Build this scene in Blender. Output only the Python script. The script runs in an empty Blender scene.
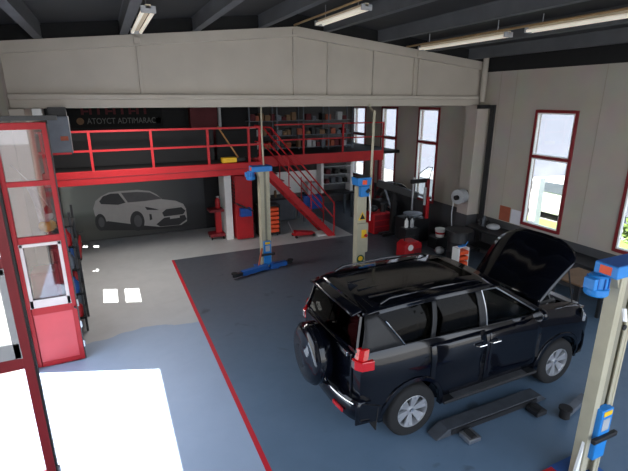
import bpy, bmesh, math, random
from mathutils import Vector, Matrix
random.seed(7)
C = bpy.context.scene.collection
PI = math.pi

# ------------------------------------------------------------------ materials
def lin(c):
    return tuple(((v/255)/12.92 if v/255 <= .04045 else ((v/255+.055)/1.055)**2.4) for v in c)

def mat(name, rgb, rough=.6, metal=0., var=.12, scale=6., bump=0., coat=0., emit=None, es=0., spec=.5):
    m = bpy.data.materials.new(name); m.use_nodes = True
    nt = m.node_tree; b = nt.nodes['Principled BSDF']
    c = lin(rgb)
    b.inputs['Roughness'].default_value = rough; b.inputs['Metallic'].default_value = metal
    b.inputs['Coat Weight'].default_value = coat; b.inputs['Coat Roughness'].default_value = .03
    b.inputs['Specular IOR Level'].default_value = spec
    if var > 0:
        tc = nt.nodes.new('ShaderNodeTexCoord'); n = nt.nodes.new('ShaderNodeTexNoise')
        n.inputs['Scale'].default_value = scale; n.inputs['Detail'].default_value = 4
        nt.links.new(tc.outputs['Object'], n.inputs['Vector'])
        r = nt.nodes.new('ShaderNodeValToRGB')
        r.color_ramp.elements[0].position = .3; r.color_ramp.elements[1].position = .7
        r.color_ramp.elements[0].color = (*[v*(1-var) for v in c], 1)
        r.color_ramp.elements[1].color = (*[min(1, v*(1+var)) for v in c], 1)
        nt.links.new(n.outputs['Fac'], r.inputs['Fac']); nt.links.new(r.outputs['Color'], b.inputs['Base Color'])
        if bump:
            bp = nt.nodes.new('ShaderNodeBump'); bp.inputs['Strength'].default_value = bump
            nt.links.new(n.outputs['Fac'], bp.inputs['Height']); nt.links.new(bp.outputs['Normal'], b.inputs['Normal'])
    else:
        b.inputs['Base Color'].default_value = (*c, 1)
    if emit:
        b.inputs['Emission Color'].default_value = (*lin(emit), 1); b.inputs['Emission Strength'].default_value = es
    return m

def glass(name, tint, gl=.12, rough=.02, k=.9):
    m = bpy.data.materials.new(name); m.use_nodes = True
    nt = m.node_tree; nt.nodes.clear()
    o = nt.nodes.new('ShaderNodeOutputMaterial'); mx = nt.nodes.new('ShaderNodeMixShader')
    t = nt.nodes.new('ShaderNodeBsdfTransparent'); g = nt.nodes.new('ShaderNodeBsdfGlossy')
    t.inputs['Color'].default_value = (*tint, 1); g.inputs['Roughness'].default_value = rough
    fc = nt.nodes.new('ShaderNodeLayerWeight'); fc.inputs['Blend'].default_value = .5
    lw = nt.nodes.new('ShaderNodeMath'); lw.operation = 'POWER'; lw.inputs[1].default_value = 4.5
    nt.links.new(fc.outputs['Facing'], lw.inputs[0])
    ad = nt.nodes.new('ShaderNodeMath'); ad.operation = 'MULTIPLY_ADD'
    ad.inputs[1].default_value = k; ad.inputs[2].default_value = gl*.3
    nt.links.new(lw.outputs[0], ad.inputs[0]); nt.links.new(ad.outputs[0], mx.inputs['Fac'])
    nt.links.new(t.outputs[0], mx.inputs[1]); nt.links.new(g.outputs[0], mx.inputs[2]); nt.links.new(mx.outputs[0], o.inputs['Surface'])
    return m

M = {}
M['cream'] = mat('cream_paint', (172,164,152), .7, var=.05, scale=1.5)
M['creamdk'] = mat('cream_edge', (150,142,130), .7, var=.05)
M['red'] = mat('red_paint', (172,12,22), .55, var=.08, scale=4)
M['reddk'] = mat('dark_red_frame', (120,18,28), .45, var=.1, scale=4)
M['doorred'] = mat('door_red', (160,45,52), .5, var=.08, scale=3)
M['black'] = mat('black_plastic', (22,22,23), .5, var=.1)
M['blackm'] = mat('black_matte', (16,16,17), .9, var=.2)
M['rubber'] = mat('tyre_rubber', (20,20,21), .85, var=.2, scale=30, bump=.1)
M['roof'] = mat('roof_dark_sheet', (42,43,46), .8, var=.15, scale=2)
M['purlin'] = mat('purlin_grey', (78,80,84), .7, var=.1, scale=3)
M['blue'] = mat('lift_blue', (28,118,190), .45, var=.08, scale=8)
M['bluedk'] = mat('dark_blue_metal', (22,80,150), .5, var=.1)
M['liftcream'] = mat('lift_column_cream', (168,162,140), .5, var=.06, scale=5)
M['liftgrey'] = mat('lift_column_grey', (128,124,108), .55, var=.06, scale=5)
M['white'] = mat('white_paint', (225,225,222), .5, var=.04)
M['grey'] = mat('grey_metal', (92,98,106), .5, metal=.2, var=.1)
M['ltgrey'] = mat('light_grey_metal', (160,162,164), .5, var=.08)
M['steel'] = mat('steel', (170,172,176), .3, metal=.9, var=.06)
M['chrome'] = mat('chrome', (215,218,222), .12, metal=1., var=0)
M['alloy'] = mat('alloy_silver', (190,192,196), .32, metal=.7, var=.04)
M['paint'] = mat('car_black_paint', (6,8,16), .09, var=0, coat=.1, spec=.4)
M['hoodin'] = mat('hood_underside', (14,14,16), .6, var=.1)
M['trim'] = mat('car_trim_plastic', (24,25,28), .55, var=.08)
M['tailred'] = mat('tail_lamp_red', (175,12,20), .15, var=0, coat=1., emit=(255,30,30), es=.03)
M['taildark'] = mat('tail_lamp_smoke', (120,110,112), .15, var=0, coat=1.)
M['lamp'] = mat('headlamp_clear', (205,210,215), .08, metal=.5, var=0, coat=1.)
M['interior'] = mat('car_interior', (40,38,38), .85, var=.15)
M['wood'] = mat('wood', (170,120,70), .65, var=.2, scale=12)
M['cardboard'] = mat('brown_board', (120,92,66), .8, var=.15, scale=6)
M['yellow'] = mat('yellow_plastic', (225,180,30), .5, var=.06)
M['orange'] = mat('orange_plastic', (225,80,35), .5, var=.06)
M['greyboard'] = mat('grey_partition', (22,22,24), .8, var=.1, scale=2)
M['tube'] = mat('fluorescent_tube', (250,240,225), .4, var=0, emit=(255,245,225), es=.15)
M['tubebody'] = mat('lamp_body', (215,200,175), .5, var=.05)
M['conduit'] = mat('conduit_brown', (150,122,85), .6, var=.1)
M['asphalt'] = mat('outside_paving', (118,116,113), .9, var=.08, scale=1.5)
M['grass'] = mat('outside_grass', (98,120,52), .95, var=.35, scale=9)
M['facade'] = mat('outside_facade', (100,102,112), .8, var=.04, scale=1)
M['green'] = mat('dark_green', (40,80,60), .6)
M['signred'] = mat('dim_sign_red', (84,16,24), .7, var=.1)
M['signgrey'] = mat('dim_sign_grey', (104,106,104), .7, var=.1)
M['notice'] = mat('brown_notice', (150,78,55), .8, var=.1)
M['paper'] = mat('white_paper', (205,205,212), .8, var=.03)
M['bluebag'] = mat('blue_sheet', (20,70,150), .6, var=.2)
M['sash'] = mat('door_sash', (170,160,158), .5, var=.05)
M['platform'] = mat('platform_grey', (60,64,70), .6, var=.2, scale=8)
M['doorframe'] = mat('door_frame_red', (135,12,20), .5, var=.06, spec=.3)
M['glass'] = glass('window_glass', (.93,.95,.95), .1)
M['doorglass'] = glass('door_glass', (.72,.66,.66), .4, .03)
M['cartint'] = glass('car_privacy_glass', (.03,.033,.036), .03, k=.3)
M['carglass'] = glass('car_clear_glass', (.6,.66,.65), .05, k=.5)

def floor_mat():
    m = bpy.data.materials.new('painted_floor'); m.use_nodes = True
    nt = m.node_tree; N = nt.nodes; L = nt.links; b = N['Principled BSDF']
    geo = N.new('ShaderNodeNewGeometry'); sp = N.new('ShaderNodeSeparateXYZ'); L.new(geo.outputs['Position'], sp.inputs[0])
    def noise(s, d=5, dist=0.):
        n = N.new('ShaderNodeTexNoise'); n.inputs['Scale'].default_value = s; n.inputs['Detail'].default_value = d
        n.inputs['Distortion'].default_value = dist; L.new(geo.outputs['Position'], n.inputs['Vector']); return n.outputs['Fac']
    def math_(op, a, bb):
        n = N.new('ShaderNodeMath'); n.operation = op
        for i, v in enumerate((a, bb)):
            if isinstance(v, (int, float)): n.inputs[i].default_value = v
            else: L.new(v, n.inputs[i])
        return n.outputs[0]
    def mix(f, a, bb, blend='MIX'):
        n = N.new('ShaderNodeMix'); n.data_type = 'RGBA'; n.blend_type = blend
        if isinstance(f, (int, float)): n.inputs[0].default_value = f
        else: L.new(f, n.inputs[0])
        for i, v in ((6, a), (7, bb)):
            if isinstance(v, tuple): n.inputs[i].default_value = (*v, 1)
            else: L.new(v, n.inputs[i])
        return n.outputs[2]
    X, Yv = sp.outputs[0], sp.outputs[1]
    n1 = noise(.9); n2 = noise(7.); n3 = noise(2.2, 6, .6)
    grey = mix(n3, lin((168,168,168)), lin((188,188,187)))
    blue = mix(n3, lin((142,157,177)), lin((154,169,188)))
    # worn edge of the blue paint at the front left
    edge = math_('ADD', math_('MULTIPLY', n1, .8), 8.15)
    fb = math_('LESS_THAN', Yv, edge)
    left = mix(fb, grey, blue)
    dk = mix(n3, lin((82,103,122)), lin((96,116,136)))
    dkb = mix(n2, lin((70,74,82)), lin((84,87,94)))
    fy = N.new('ShaderNodeMapRange'); fy.inputs[1].default_value = 6; fy.inputs[2].default_value = 10.5; L.new(Yv, fy.inputs[0])
    dark = mix(fy.outputs[0], dk, dkb)
    fx = math_('MULTIPLY', math_('GREATER_THAN', X, 1.34), math_('LESS_THAN', Yv, 12.5))
    bz = math_('GREATER_THAN', X, 7.2)
    fx = math_('MAXIMUM', fx, bz)
    col = mix(fx, left, dark)
    rl = math_('MULTIPLY', math_('MULTIPLY', math_('GREATER_THAN', X, 1.30), math_('LESS_THAN', X, 1.37)), math_('LESS_THAN', Yv, 12.5))
    col = mix(rl, col, lin((190,30,45)))
    # oil stains
    st = N.new('ShaderNodeValToRGB'); st.color_ramp.elements[0].position = .66; st.color_ramp.elements[1].position = .72
    L.new(noise(1.6, 3, .3), st.inputs[0])
    f2 = math_('MULTIPLY', math_('MULTIPLY', st.outputs[0], .55), fx)
    col = mix(f2, col, lin((38,40,46)))
    L.new(col, b.inputs['Base Color'])
    rr = N.new('ShaderNodeMapRange'); rr.inputs[3].default_value = .32; rr.inputs[4].default_value = .6; L.new(n2, rr.inputs[0])
    L.new(rr.outputs[0], b.inputs['Roughness'])
    bp = N.new('ShaderNodeBump'); bp.inputs['Strength'].default_value = .05; L.new(n2, bp.inputs['Height']); L.new(bp.outputs[0], b.inputs['Normal'])
    return m
M['floor'] = floor_mat()

def wall_mat(name, up, low, zc):
    m = bpy.data.materials.new(name); m.use_nodes = True
    nt = m.node_tree; N = nt.nodes; L = nt.links; b = N['Principled BSDF']
    geo = N.new('ShaderNodeNewGeometry'); sp = N.new('ShaderNodeSeparateXYZ'); L.new(geo.outputs['Position'], sp.inputs[0])
    g = N.new('ShaderNodeMath'); g.operation = 'GREATER_THAN'; g.inputs[1].default_value = zc; L.new(sp.outputs[2], g.inputs[0])
    n = N.new('ShaderNodeTexNoise'); n.inputs['Scale'].default_value = 1.7; n.inputs['Detail'].default_value = 6; L.new(geo.outputs['Position'], n.inputs['Vector'])
    mx = N.new('ShaderNodeMix'); mx.data_type = 'RGBA'; L.new(g.outputs[0], mx.inputs[0])
    mx.inputs[6].default_value = (*lin(low), 1); mx.inputs[7].default_value = (*lin(up), 1)
    m2 = N.new('ShaderNodeMix'); m2.data_type = 'RGBA'; m2.blend_type = 'MULTIPLY'; m2.inputs[0].default_value = .25
    L.new(mx.outputs[2], m2.inputs[6]); L.new(n.outputs['Color'], m2.inputs[7]); L.new(m2.outputs[2], b.inputs['Base Color'])
    b.inputs['Roughness'].default_value = .75
    return m
M['wall'] = wall_mat('wall_two_tone', (176,168,157), (72,72,74), 1.12)
M['wallback'] = wall_mat('back_wall_two_tone', (84,82,80), (110,108,106), 1.2)

# ------------------------------------------------------------------ mesh builder
class MB:
    def __init__(s): s.v = []; s.f = []; s.smooth = False
    def add(s, vs, fs):
        o = len(s.v); s.v += [Vector(v) for v in vs]; s.f += [tuple(i+o for i in f) for f in fs]; return s
    def box(s, x0, y0, z0, x1, y1, z1):
        vs = [(x0,y0,z0),(x1,y0,z0),(x1,y1,z0),(x0,y1,z0),(x0,y0,z1),(x1,y0,z1),(x1,y1,z1),(x0,y1,z1)]
        return s.add(vs, [(0,3,2,1),(4,5,6,7),(0,1,5,4),(1,2,6,5),(2,3,7,6),(3,0,4,7)])
    def bar(s, p, q, w, h, up=(0,0,1)):
        p = Vector(p); q = Vector(q); d = (q-p).normalized(); u = Vector(up)
        if abs(d.dot(u)) > .99: u = Vector((0,1,0))
        a = d.cross(u).normalized(); b = a.cross(d).normalized()
        vs = []
        for e in (p, q):
            for i, j in ((-1,-1),(1,-1),(1,1),(-1,1)): vs.append(e + a*(w/2*i) + b*(h/2*j))
        return s.add(vs, [(0,1,2,3),(7,6,5,4),(0,4,5,1),(1,5,6,2),(2,6,7,3),(3,7,4,0)])
    def ring(s, c, a, b, r, n): return [c + a*(r*math.cos(2*PI*i/n)) + b*(r*math.sin(2*PI*i/n)) for i in range(n)]
    def cyl(s, p, q, r, n=16, r2=None):
        return s.tube([p, q], r, n, r2)
    def tube(s, pts, r, n=10, r2=None):
        pts = [Vector(p) for p in pts]; k = len(pts); rings = []; a0 = None
        for i, p in enumerate(pts):
            d = (pts[min(i+1, k-1)] - pts[max(i-1, 0)]).normalized()
            if a0 is None:
                u = Vector((0,0,1)) if abs(d.z) < .9 else Vector((1,0,0)); a0 = d.cross(u).normalized()
            a0 = (a0 - d*a0.dot(d)).normalized(); b = d.cross(a0)
            rr = r if r2 is None else r + (r2-r)*i/(k-1)
            rings.append(s.ring(p, a0, b, rr, n))
        vs = [v for R in rings for v in R]; fs = []
        for i in range(k-1):
            for j in range(n): fs.append((i*n+j, i*n+(j+1)%n, (i+1)*n+(j+1)%n, (i+1)*n+j))
        fs.append(tuple(range(n-1, -1, -1))); fs.append(tuple((k-1)*n+j for j in range(n)))
        s.smooth = True
        return s.add(vs, fs)
    def lathe(s, prof, c, axis='z', n=24, closed=False):
        # prof: (radius, height) pairs along the axis
        c = Vector(c); ax = {'x': (Vector((0,1,0)), Vector((0,0,1)), Vector((1,0,0))), 'y': (Vector((0,0,1)), Vector((1,0,0)), Vector((0,1,0))), 'z': (Vector((1,0,0)), Vector((0,1,0)), Vector((0,0,1)))}[axis]
        vs = []; fs = []; k = len(prof)
        for r, h in prof:
            for j in range(n):
                t = 2*PI*j/n; vs.append(c + ax[0]*(r*math.cos(t)) + ax[1]*(r*math.sin(t)) + ax[2]*h)
        m = k if closed else k-1
        for i in range(m):
            for j in range(n): i2 = (i+1) % k; fs.append((i*n+j, i*n+(j+1)%n, i2*n+(j+1)%n, i2*n+j))
        if not closed:
            if prof[0][0] > 1e-4: fs.append(tuple(range(n-1, -1, -1)))
            if prof[-1][0] > 1e-4: fs.append(tuple((k-1)*n+j for j in range(n)))
        s.smooth = True
        return s.add(vs, fs)
    def prism(s, poly, d):
        # poly: 3D points, d: extrusion vector
        poly = [Vector(p) for p in poly]; d = Vector(d); n = len(poly)
        fs = [tuple(range(n-1, -1, -1)), tuple(n+i for i in range(n))] + [(i, (i+1)%n, n+(i+1)%n, n+i) for i in range(n)]
        return s.add(poly + [p+d for p in poly], fs)
    def sphere(s, c, r, n=12, sc=(1,1,1)):
        prof = [(max(1e-5, r*math.sin(PI*i/n)), -r*math.cos(PI*i/n)) for i in range(n+1)]
        o = len(s.v); s.lathe(prof, (0,0,0), 'z', n*2)
        for i in range(o, len(s.v)): v = s.v[i]; s.v[i] = Vector((v.x*sc[0]+c[0], v.y*sc[1]+c[1], v.z*sc[2]+c[2]))
        return s
    def grid(s, rows):
        k = len(rows); n = len(rows[0])
        s.smooth = True
        return s.add([p for r in rows for p in r], [(i*n+j, i*n+j+1, (i+1)*n+j+1, (i+1)*n+j) for i in range(k-1) for j in range(n-1)])
    def build(s, name, m, parent=None, bevel=0., angle=35, solid=0., base=None):
        me = bpy.data.meshes.new(name)
        if parent is not None:
            org = Vector((0,0,0)); p = parent
            while p is not None: org += p.location; p = p.parent
            loc = Vector((0,0,0))
        else:
            xs = [v.x for v in s.v]; ys = [v.y for v in s.v]; zs = [v.z for v in s.v]
            org = Vector(((min(xs)+max(xs))/2, (min(ys)+max(ys))/2, min(zs))) if base is None else Vector(base); loc = org.copy()
        me.from_pydata([tuple(v-org) for v in s.v], [], s.f); me.update()
        bm = bmesh.new(); bm.from_mesh(me); bmesh.ops.remove_doubles(bm, verts=bm.verts, dist=1e-5)
        bmesh.ops.recalc_face_normals(bm, faces=bm.faces); bm.to_mesh(me); bm.free()
        me.materials.append(M[m] if isinstance(m, str) else m)
        o = bpy.data.objects.new(name, me); C.objects.link(o); o.location = loc
        if parent is not None: o.parent = parent
        if s.smooth:
            me.polygons.foreach_set('use_smooth', [True]*len(me.polygons)); me.set_sharp_from_angle(angle=math.radians(angle))
        if solid:
            md = o.modifiers.new('solid', 'SOLIDIFY'); md.thickness = solid; md.offset = 0
        if bevel:
            md = o.modifiers.new('bevel', 'BEVEL'); md.width = bevel; md.segments = 2; md.limit_method = 'ANGLE'
        return o

def tag(o, label, cat, group=None, kind=None):
    o['label'] = label; o['category'] = cat
    if group: o['group'] = group
    if kind: o['kind'] = kind
    return o
def struct(o): o['kind'] = 'structure'; return o
def thing(name, label, cat, loc, group=None):
    o = bpy.data.objects.new(name, None); C.objects.link(o); o.location = loc; o.empty_display_size = .1
    return tag(o, label, cat, group)
def dup(root, loc, label=None, rz=None):
    r = root.copy(); C.objects.link(r); r.location = loc
    if rz is not None: r.rotation_euler = (0, 0, rz)
    if label: r['label'] = label
    for ch in list(root.children):
        c = ch.copy(); C.objects.link(c); c.parent = r
        for g in list(ch.children):
            d = g.copy(); C.objects.link(d); d.parent = c
    return r
def B(*a): return MB().box(*a)

# ================================================================== SETTING
XL, XR, YG, YB = -1.5, 9.8, 10.0, 17.4
XM = 4.15
def gt(x): return 5.33 + .57*(1 - abs(x-XM)/5.65)      # gable top height

struct(B(XL-.3, -1.5, -.1, XR+.3, YB, 0).build('floor', 'floor'))
struct(B(-60, -40, -.25, 70, 60, -.1).build('trim_1', 'asphalt'))  # open ground outside

def holes_wall(name, m, x0, x1, ya, yb, za, zb, holes):
    ys = sorted({ya, yb, *[h[0] for h in holes], *[h[1] for h in holes]}); zs = sorted({za, zb, *[h[2] for h in holes], *[h[3] for h in holes]})
    mb = MB()
    for i in range(len(ys)-1):
        run = None
        for j in range(len(zs)-1):
            cy, cz = (ys[i]+ys[i+1])/2, (zs[j]+zs[j+1])/2
            if any(h[0] < cy < h[1] and h[2] < cz < h[3] for h in holes): continue
            mb.box(x0, ys[i], zs[j], x1, ys[i+1], zs[j+1])
    return struct(mb.build(name, m))
win = [(4.55,5.68,1.2,4.12), (6.97,8.12,1.2,4.12), (11.67,12.77,1.0,4.12), (13.98,15.05,1.0,4.12), (16.2,17.25,1.2,4.12)]
holes_wall('wall_right', 'wall', XR, XR+.22, -1.5, YB, 0, 5.08, win)
holes_wall('wall_left', 'wall', XL-.06, XL, -1.5, YB, 0, 5.6, [(3.95,7.80,0,4.16), (10.58,11.62,2.1,4.2), (12.68,13.12,.9,2.3), (14.9,15.34,.9,2.3)])
struct(B(XR, -1.5, 5.08, XR+.22, YB, 5.9).build('trim_2', 'blackm'))
struct(B(XL-.22, YB, 0, XR+.22, YB+.2, 5.6).build('wall_back', 'wallback'))
struct(B(XL, 15.42, 0, 4.95, 15.55, 4.26).build('wall_partition', 'greyboard'))
# wall seams
for i, y in enumerate((8.83, 6.5, 9.35)): struct(B(XR-.004, y-.006, 1.15, XR+.001, y+.006, 5.08).build('trim_%d' % (3+i), 'creamdk'))
# roof: two pitched slabs + purlins, flat ceiling beyond the gable
def roofslab(name, xa, xb):
    mb = MB(); mb.prism([(xa,-1.5,gt(xa)+.27), (xb,-1.5,gt(xb)+.27), (xb,-1.5,gt(xb)+.4), (xa,-1.5,gt(xa)+.4)], (0, 11.6, 0)); return struct(mb.build(name, 'roof'))
roofslab('ceiling', XL-.25, XM); roofslab('ceiling', XM, XR+.25)
struct(B(XL, YG+.12, 4.24, XR, YB, 4.34).build('ceiling', 'roof'))
for i, x in enumerate((-.87, .57, 1.95, 3.35, 4.9, 6.36, 7.85, 9.25)):
    mb = MB(); z = gt(x)
    mb.box(x-.07, -1.5, z+.01, x+.07, YG, z+.03); mb.box(x-.012, -1.5, z+.03, x+.012, YG, z+.25); mb.box(x-.07, -1.5, z+.25, x+.07, YG, z+.28)
    mb.box(x-.06, -1.5, z+.03, x+.06, YG, z+.26)
    struct(mb.build('trim_%d' % (6+i), 'purlin'))
# gable panel
mb = MB(); mb.prism([(XL,YG,4.30), (XR,YG,4.30), (XR,YG,gt(XR)), (XM,YG,gt(XM)), (XL,YG,gt(XL))], (0,.12,0)); struct(mb.build('wall_gable', 'cream'))
mb = MB(); mb.prism([(XL-.25,YG+.01,gt(XL)-.01), (XM,YG+.01,gt(XM)-.01), (XR+.25,YG+.01,gt(XR)-.01), (XR+.25,YG+.01,gt(XR)+.4), (XM,YG+.01,gt(XM)+.4), (XL-.25,YG+.01,gt(XL)+.4)], (0,.1,0)); struct(mb.build('wall_upper', 'blackm'))
mb = MB()
for xa, xb in ((XL,XM),(XM,XR)):
    mb.prism([(xa,YG-.09,gt(xa)-.2), (xb,YG-.09,gt(xb)-.2), (xb,YG-.09,gt(xb)+.0), (xa,YG-.09,gt(xa)+.0)], (0,.1,0))
struct(mb.build('trim_14', 'cream'))
struct(B(XL,YG-.12,4.36,XR-.1,YG+.1,4.46).build('trim_15', 'cream', bevel=.02))
struct(B(XL,YG-.06,4.20,XR-.1,YG+.12,4.37).build('trim_16', 'cream', bevel=.02))
for i, x in enumerate((.79, 4.09, 4.95, 6.2, 7.42, 7.56)):
    w = .025
    struct(B(x-w,YG-.05,4.44,x+w,YG+.01,gt(x)-.19).build('trim_%d' % (17+i), 'cream', bevel=.008))
for i, x in enumerate((.79, 4.09, 7.49)):
    struct(MB().box(x-.06,YG-.13,gt(x)-.17,x+.06,YG-.09,gt(x)-.05).build('trim_%d' % (23+i), 'cream', bevel=.01))
struct(B(XL,YG-.25,0,XL+.24,YG+.15,4.2).build('trim_26', 'cream', bevel=.01))
struct(B(9.38,9.66,0,XR,10.1,4.21).build('trim_27', 'wall', bevel=.01))
struct(MB().cyl((9.66,9.82,4.3),(9.66,9.82,5.5),.075,16).build('trim_28', 'cream'))
struct(B(9.35,9.55,4.12,XR,9.66,4.22).build('trim_29', 'trim'))
struct(B(XR-.07,9.42,.0,XR,9.56,4.22).build('trim_30', 'trim'))

def window(n, y0, y1, z0, z1, x, mz, dx=.1, fr='reddk', w=.07, tilt=False):
    e = bpy.data.objects.new('window_%d' % n, None); C.objects.link(e); e.location = (x, (y0+y1)/2, z0); struct(e)
    mb = MB(); xa, xb = x-.03, x+dx
    mb.box(xa,y0,z0,xb,y0+w,z1).box(xa,y1-w,z0,xb,y1,z1).box(xa,y0+w,z0,xb,y1-w,z0+w).box(xa,y0+w,z1-w,xb,y1-w,z1).box(xa,y0+w,mz-w/2,xb,y1-w,mz+w/2)
    mb.build('window_frame', fr, e, bevel=.006)
    mb = MB(); w2 = w+.03; xa, xb = x-.02, x+.05
    for a, b in ((z0+w, mz-w/2), (mz+w/2, z1-w)):
        mb.box(xa,y0+w,a,xb,y0+w2,b).box(xa,y1-w2,a,xb,y1-w,b).box(xa,y0+w2,a,xb,y1-w2,a+.03).box(xa,y0+w2,b-.03,xb,y1-w2,b)
    mb.build('sash', 'white', e)
    MB().box(x+.02,y0+w2,z0+w,x+.028,y1-w2,z1-w).build('pane', 'glass', e)
for i, (a, b, c, d) in enumerate(win): window(i+1, a, b, c, d, XR, 2.99)
window(6, 10.58, 11.62, 2.1, 4.2, XL-.07, 3.13)
window(7, 12.68, 13.12, .9, 2.3, XL-.07, 1.6)
window(8, 14.9, 15.34, .9, 2.3, XL-.07, 1.6)

# tilted open sash on the third window
# ------------------------------------------------------------------ folding door leaves
def leaf(n, yp, flip=False):
    e = bpy.data.objects.new('door_%d' % n, None); C.objects.link(e); e.location = (XL, yp, 0); struct(e)
    x0, x1 = XL+.01, -.775; ya, yb = yp-.03, yp+.03; s = .068
    fr = MB().box(x0,ya,.02,x0+s,yb,4.03).box(x1-s,ya,.02,x1,yb,4.03)
    for za, zb in ((3.93,4.03),(3.09,3.17),(2.19,2.30),(.97,1.10),(.02,.10)): fr.box(x0+s,ya,za,x1-s,yb,zb)
    fr.build('door_frame', 'doorframe' if n == 1 else 'reddk', e, bevel=.006)
    B(x0+s,ya+.012,.10,x1-s,yb-.012,.97).build('door_panel', 'doorred', e)
    for za, zb in ((3.17,3.93),(2.30,3.09),(1.10,2.19)): B(x0+s,yp-.004,za,x1-s,yp+.004,zb).build('pane', 'doorglass' if n == 1 else 'glass', e)
    sb = MB(); za, zb = (1.10, 2.19) if n == 1 else (2.30, 3.09); a, b = x0+s, x1-s
    sb.box(a,ya-.01,za,b,ya+.02,za+.14).box(a,ya-.01,zb-.05,b,ya+.02,zb).box(a,ya-.01,za,a+.05,ya+.02,zb).box(b-.05,ya-.01,za,b,ya+.02,zb)
    sb.build('sash', 'sash' if n == 1 else 'ltgrey', e, bevel=.004)
    B(x1,ya+.01,.02,x1+.018,yb-.01,4.0).build('gasket', 'black', e)
    hb = MB()
    for z in (.25,.62,1.02): hb.cyl((x1+.025,ya+.01,z),(x1+.025,ya+.01,z+.12),.016,8)
    hb.build('hinge', 'steel', e)
    MB().tube([(x1-.03,ya,1.02),(x1-.03,ya-.05,1.03),(x1+.02,ya-.06,1.0)],.012,8).build('handle', 'black', e)
leaf(1, 7.93); leaf(2, 4.0)
struct(B(XL,7.86,4.06,-.62,7.97,4.13).build('trim_31', 'black'))
struct(B(XL-.06,3.9,4.17,XL+.03,7.9,4.26).build('trim_32', 'black'))

# ================================================================== OUTSIDE (beyond the right wall)
tag(B(17,1,-.1,18,30,7).build('neighbouring_building', 'facade'), 'pale plain building facade seen through the right-hand windows', 'building')
o = thing('outside_car', 'pale parked car seen through the windows beside the neighbouring building', 'car', (16.0,12,-.1))
MB().prism([(15.2,9.80,.15),(15.2,13.80,.15),(15.2,13.90,.8),(15.2,12.90,.95),(15.2,12.30,1.4),(15.2,10.70,1.42),(15.2,10.00,.95),(15.2,9.70,.85)], (1.6,0,0)).build('body', 'white', o, bevel=.06)
MB().prism([(15.18,12.70,.97),(15.18,12.20,1.34),(15.18,10.80,1.36),(15.18,10.25,.97)], (1.64,0,0)).build('window', 'grey', o)
for y in (10.6,13.0):
    for x in (15.15,16.65): MB().lathe([(.1,0),(.31,0),(.33,.04),(.33,.16),(.31,.2),(.1,.2)], (x,y,.23), 'x', 20).build('wheel', 'rubber', o)
tag(B(12.9,4.5,-.1,15,12,-.04).build('lawn', 'grass'), 'strip of sunlit grass outside the right-hand windows', 'grass', kind='stuff')
def shrub(x, y, h, lab):
    e = thing('shrub', lab, 'shrub', (x,y,-.05))
    MB().cyl((x,y,-.05),(x,y,h*.5),.04,8).build('stem', 'wood', e)
    mb = MB()
    for _ in range(260):
        a, b, r = random.uniform(0,2*PI), random.uniform(-1,1), random.uniform(.5,1)*h*.42
        q = Vector((x+r*math.cos(a)*math.sqrt(1-b*b), y+r*math.sin(a)*math.sqrt(1-b*b), h*.58+r*b)); d = Vector((random.uniform(-1,1),random.uniform(-1,1),random.uniform(-1,1))).normalized()*.12
        n = Vector((random.uniform(-1,1),random.uniform(-1,1),random.uniform(-1,1))).cross(d).normalized()*.05
        mb.add([q-d,q+n,q+d,q-n],[(0,1,2,3)])
    mb.build('foliage', 'grass', e)
shrub(13.6,7.2,1.3,'leafy shrub on the grass outside the nearest right-hand window')
shrub(13.9,6.3,.9,'low shrub right of the taller one outside the nearest window')
tag(B(12.5,9.85,-.1,12.75,10.1,1.95).build('outside_pillar', 'white'), 'square pale pillar outside the window behind the raised bonnet', 'pillar')
o = thing('outside_car', 'grey car parked outside the rear window left of the workshop pillar', 'car', (13.6,16,-.1))
MB().prism([(13,13.8,.15),(13,17.8,.15),(13,17.9,.8),(13,16.9,.95),(13,16.3,1.4),(13,14.7,1.42),(13,14.0,.95),(13,13.7,.85)], (1.6,0,0)).build('body', 'grey', o, bevel=.06)
MB().prism([(12.98,16.7,.97),(12.98,16.2,1.34),(12.98,14.8,1.36),(12.98,14.3,.97)], (1.64,0,0)).build('window', 'ltgrey', o)
for y in (14.6,17.0):
    for x in (12.95,14.45): MB().lathe([(.1,0),(.31,0),(.33,.04),(.33,.16),(.31,.2),(.1,.2)], (x,y,.23), 'x', 20).build('wheel', 'rubber', o)

# ================================================================== MEZZANINE
mz = thing('mezzanine_platform', 'red steel mezzanine with railing across the back of the workshop', 'mezzanine', (3.7,14,0))
B(XL+.0,12.6,2.27,4.12,12.7,2.62).build('front_beam', 'red', mz, bevel=.01)
B(4.12,13.6,2.3,9.0,13.7,2.64).build('front_beam', 'red', mz, bevel=.01)
B(4.04,12.7,2.27,4.12,13.7,2.62).build('side_beam', 'red', mz)
MB().box(XL,12.7,2.5,4.04,15.4,2.6).box(4.04,13.7,2.5,9.75,17.3,2.6).build('deck', 'greyboard', mz)
MB().box(XL,12.585,2.44,4.12,12.6,2.455).build('beam_seam', 'reddk', mz)
for x in (-1.4,-.36,1.1,2.58,4.08):
    B(x-.03,12.62,2.6,x+.03,12.68,3.62).build('railing_post', 'red', mz)
for z in (3.6,3.12): B(XL,12.63,z-.025,4.1,12.67,z+.025).build('rail', 'red', mz)
B(3.72,12.62,2.6,3.78,12.68,3.62).build('railing_post', 'red', mz)
for x in (5.9,7.36,8.97): B(x-.025,13.62,2.62,x+.025,13.67,3.62).build('railing_post', 'red', mz)
for z in (3.6,3.12): B(4.9,13.62,z-.02,8.99,13.66,z+.02).build('rail', 'red', mz)
for x in (8.62,8.93): B(x-.06,13.66,0,x+.06,13.78,2.32).build('support_column', 'reddk', mz)
for x in (.3,3.3): pass
st = thing('staircase', 'red steel stairs descending from the mezzanine to the workshop floor', 'stairs', (5.4,13,0))
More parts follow.
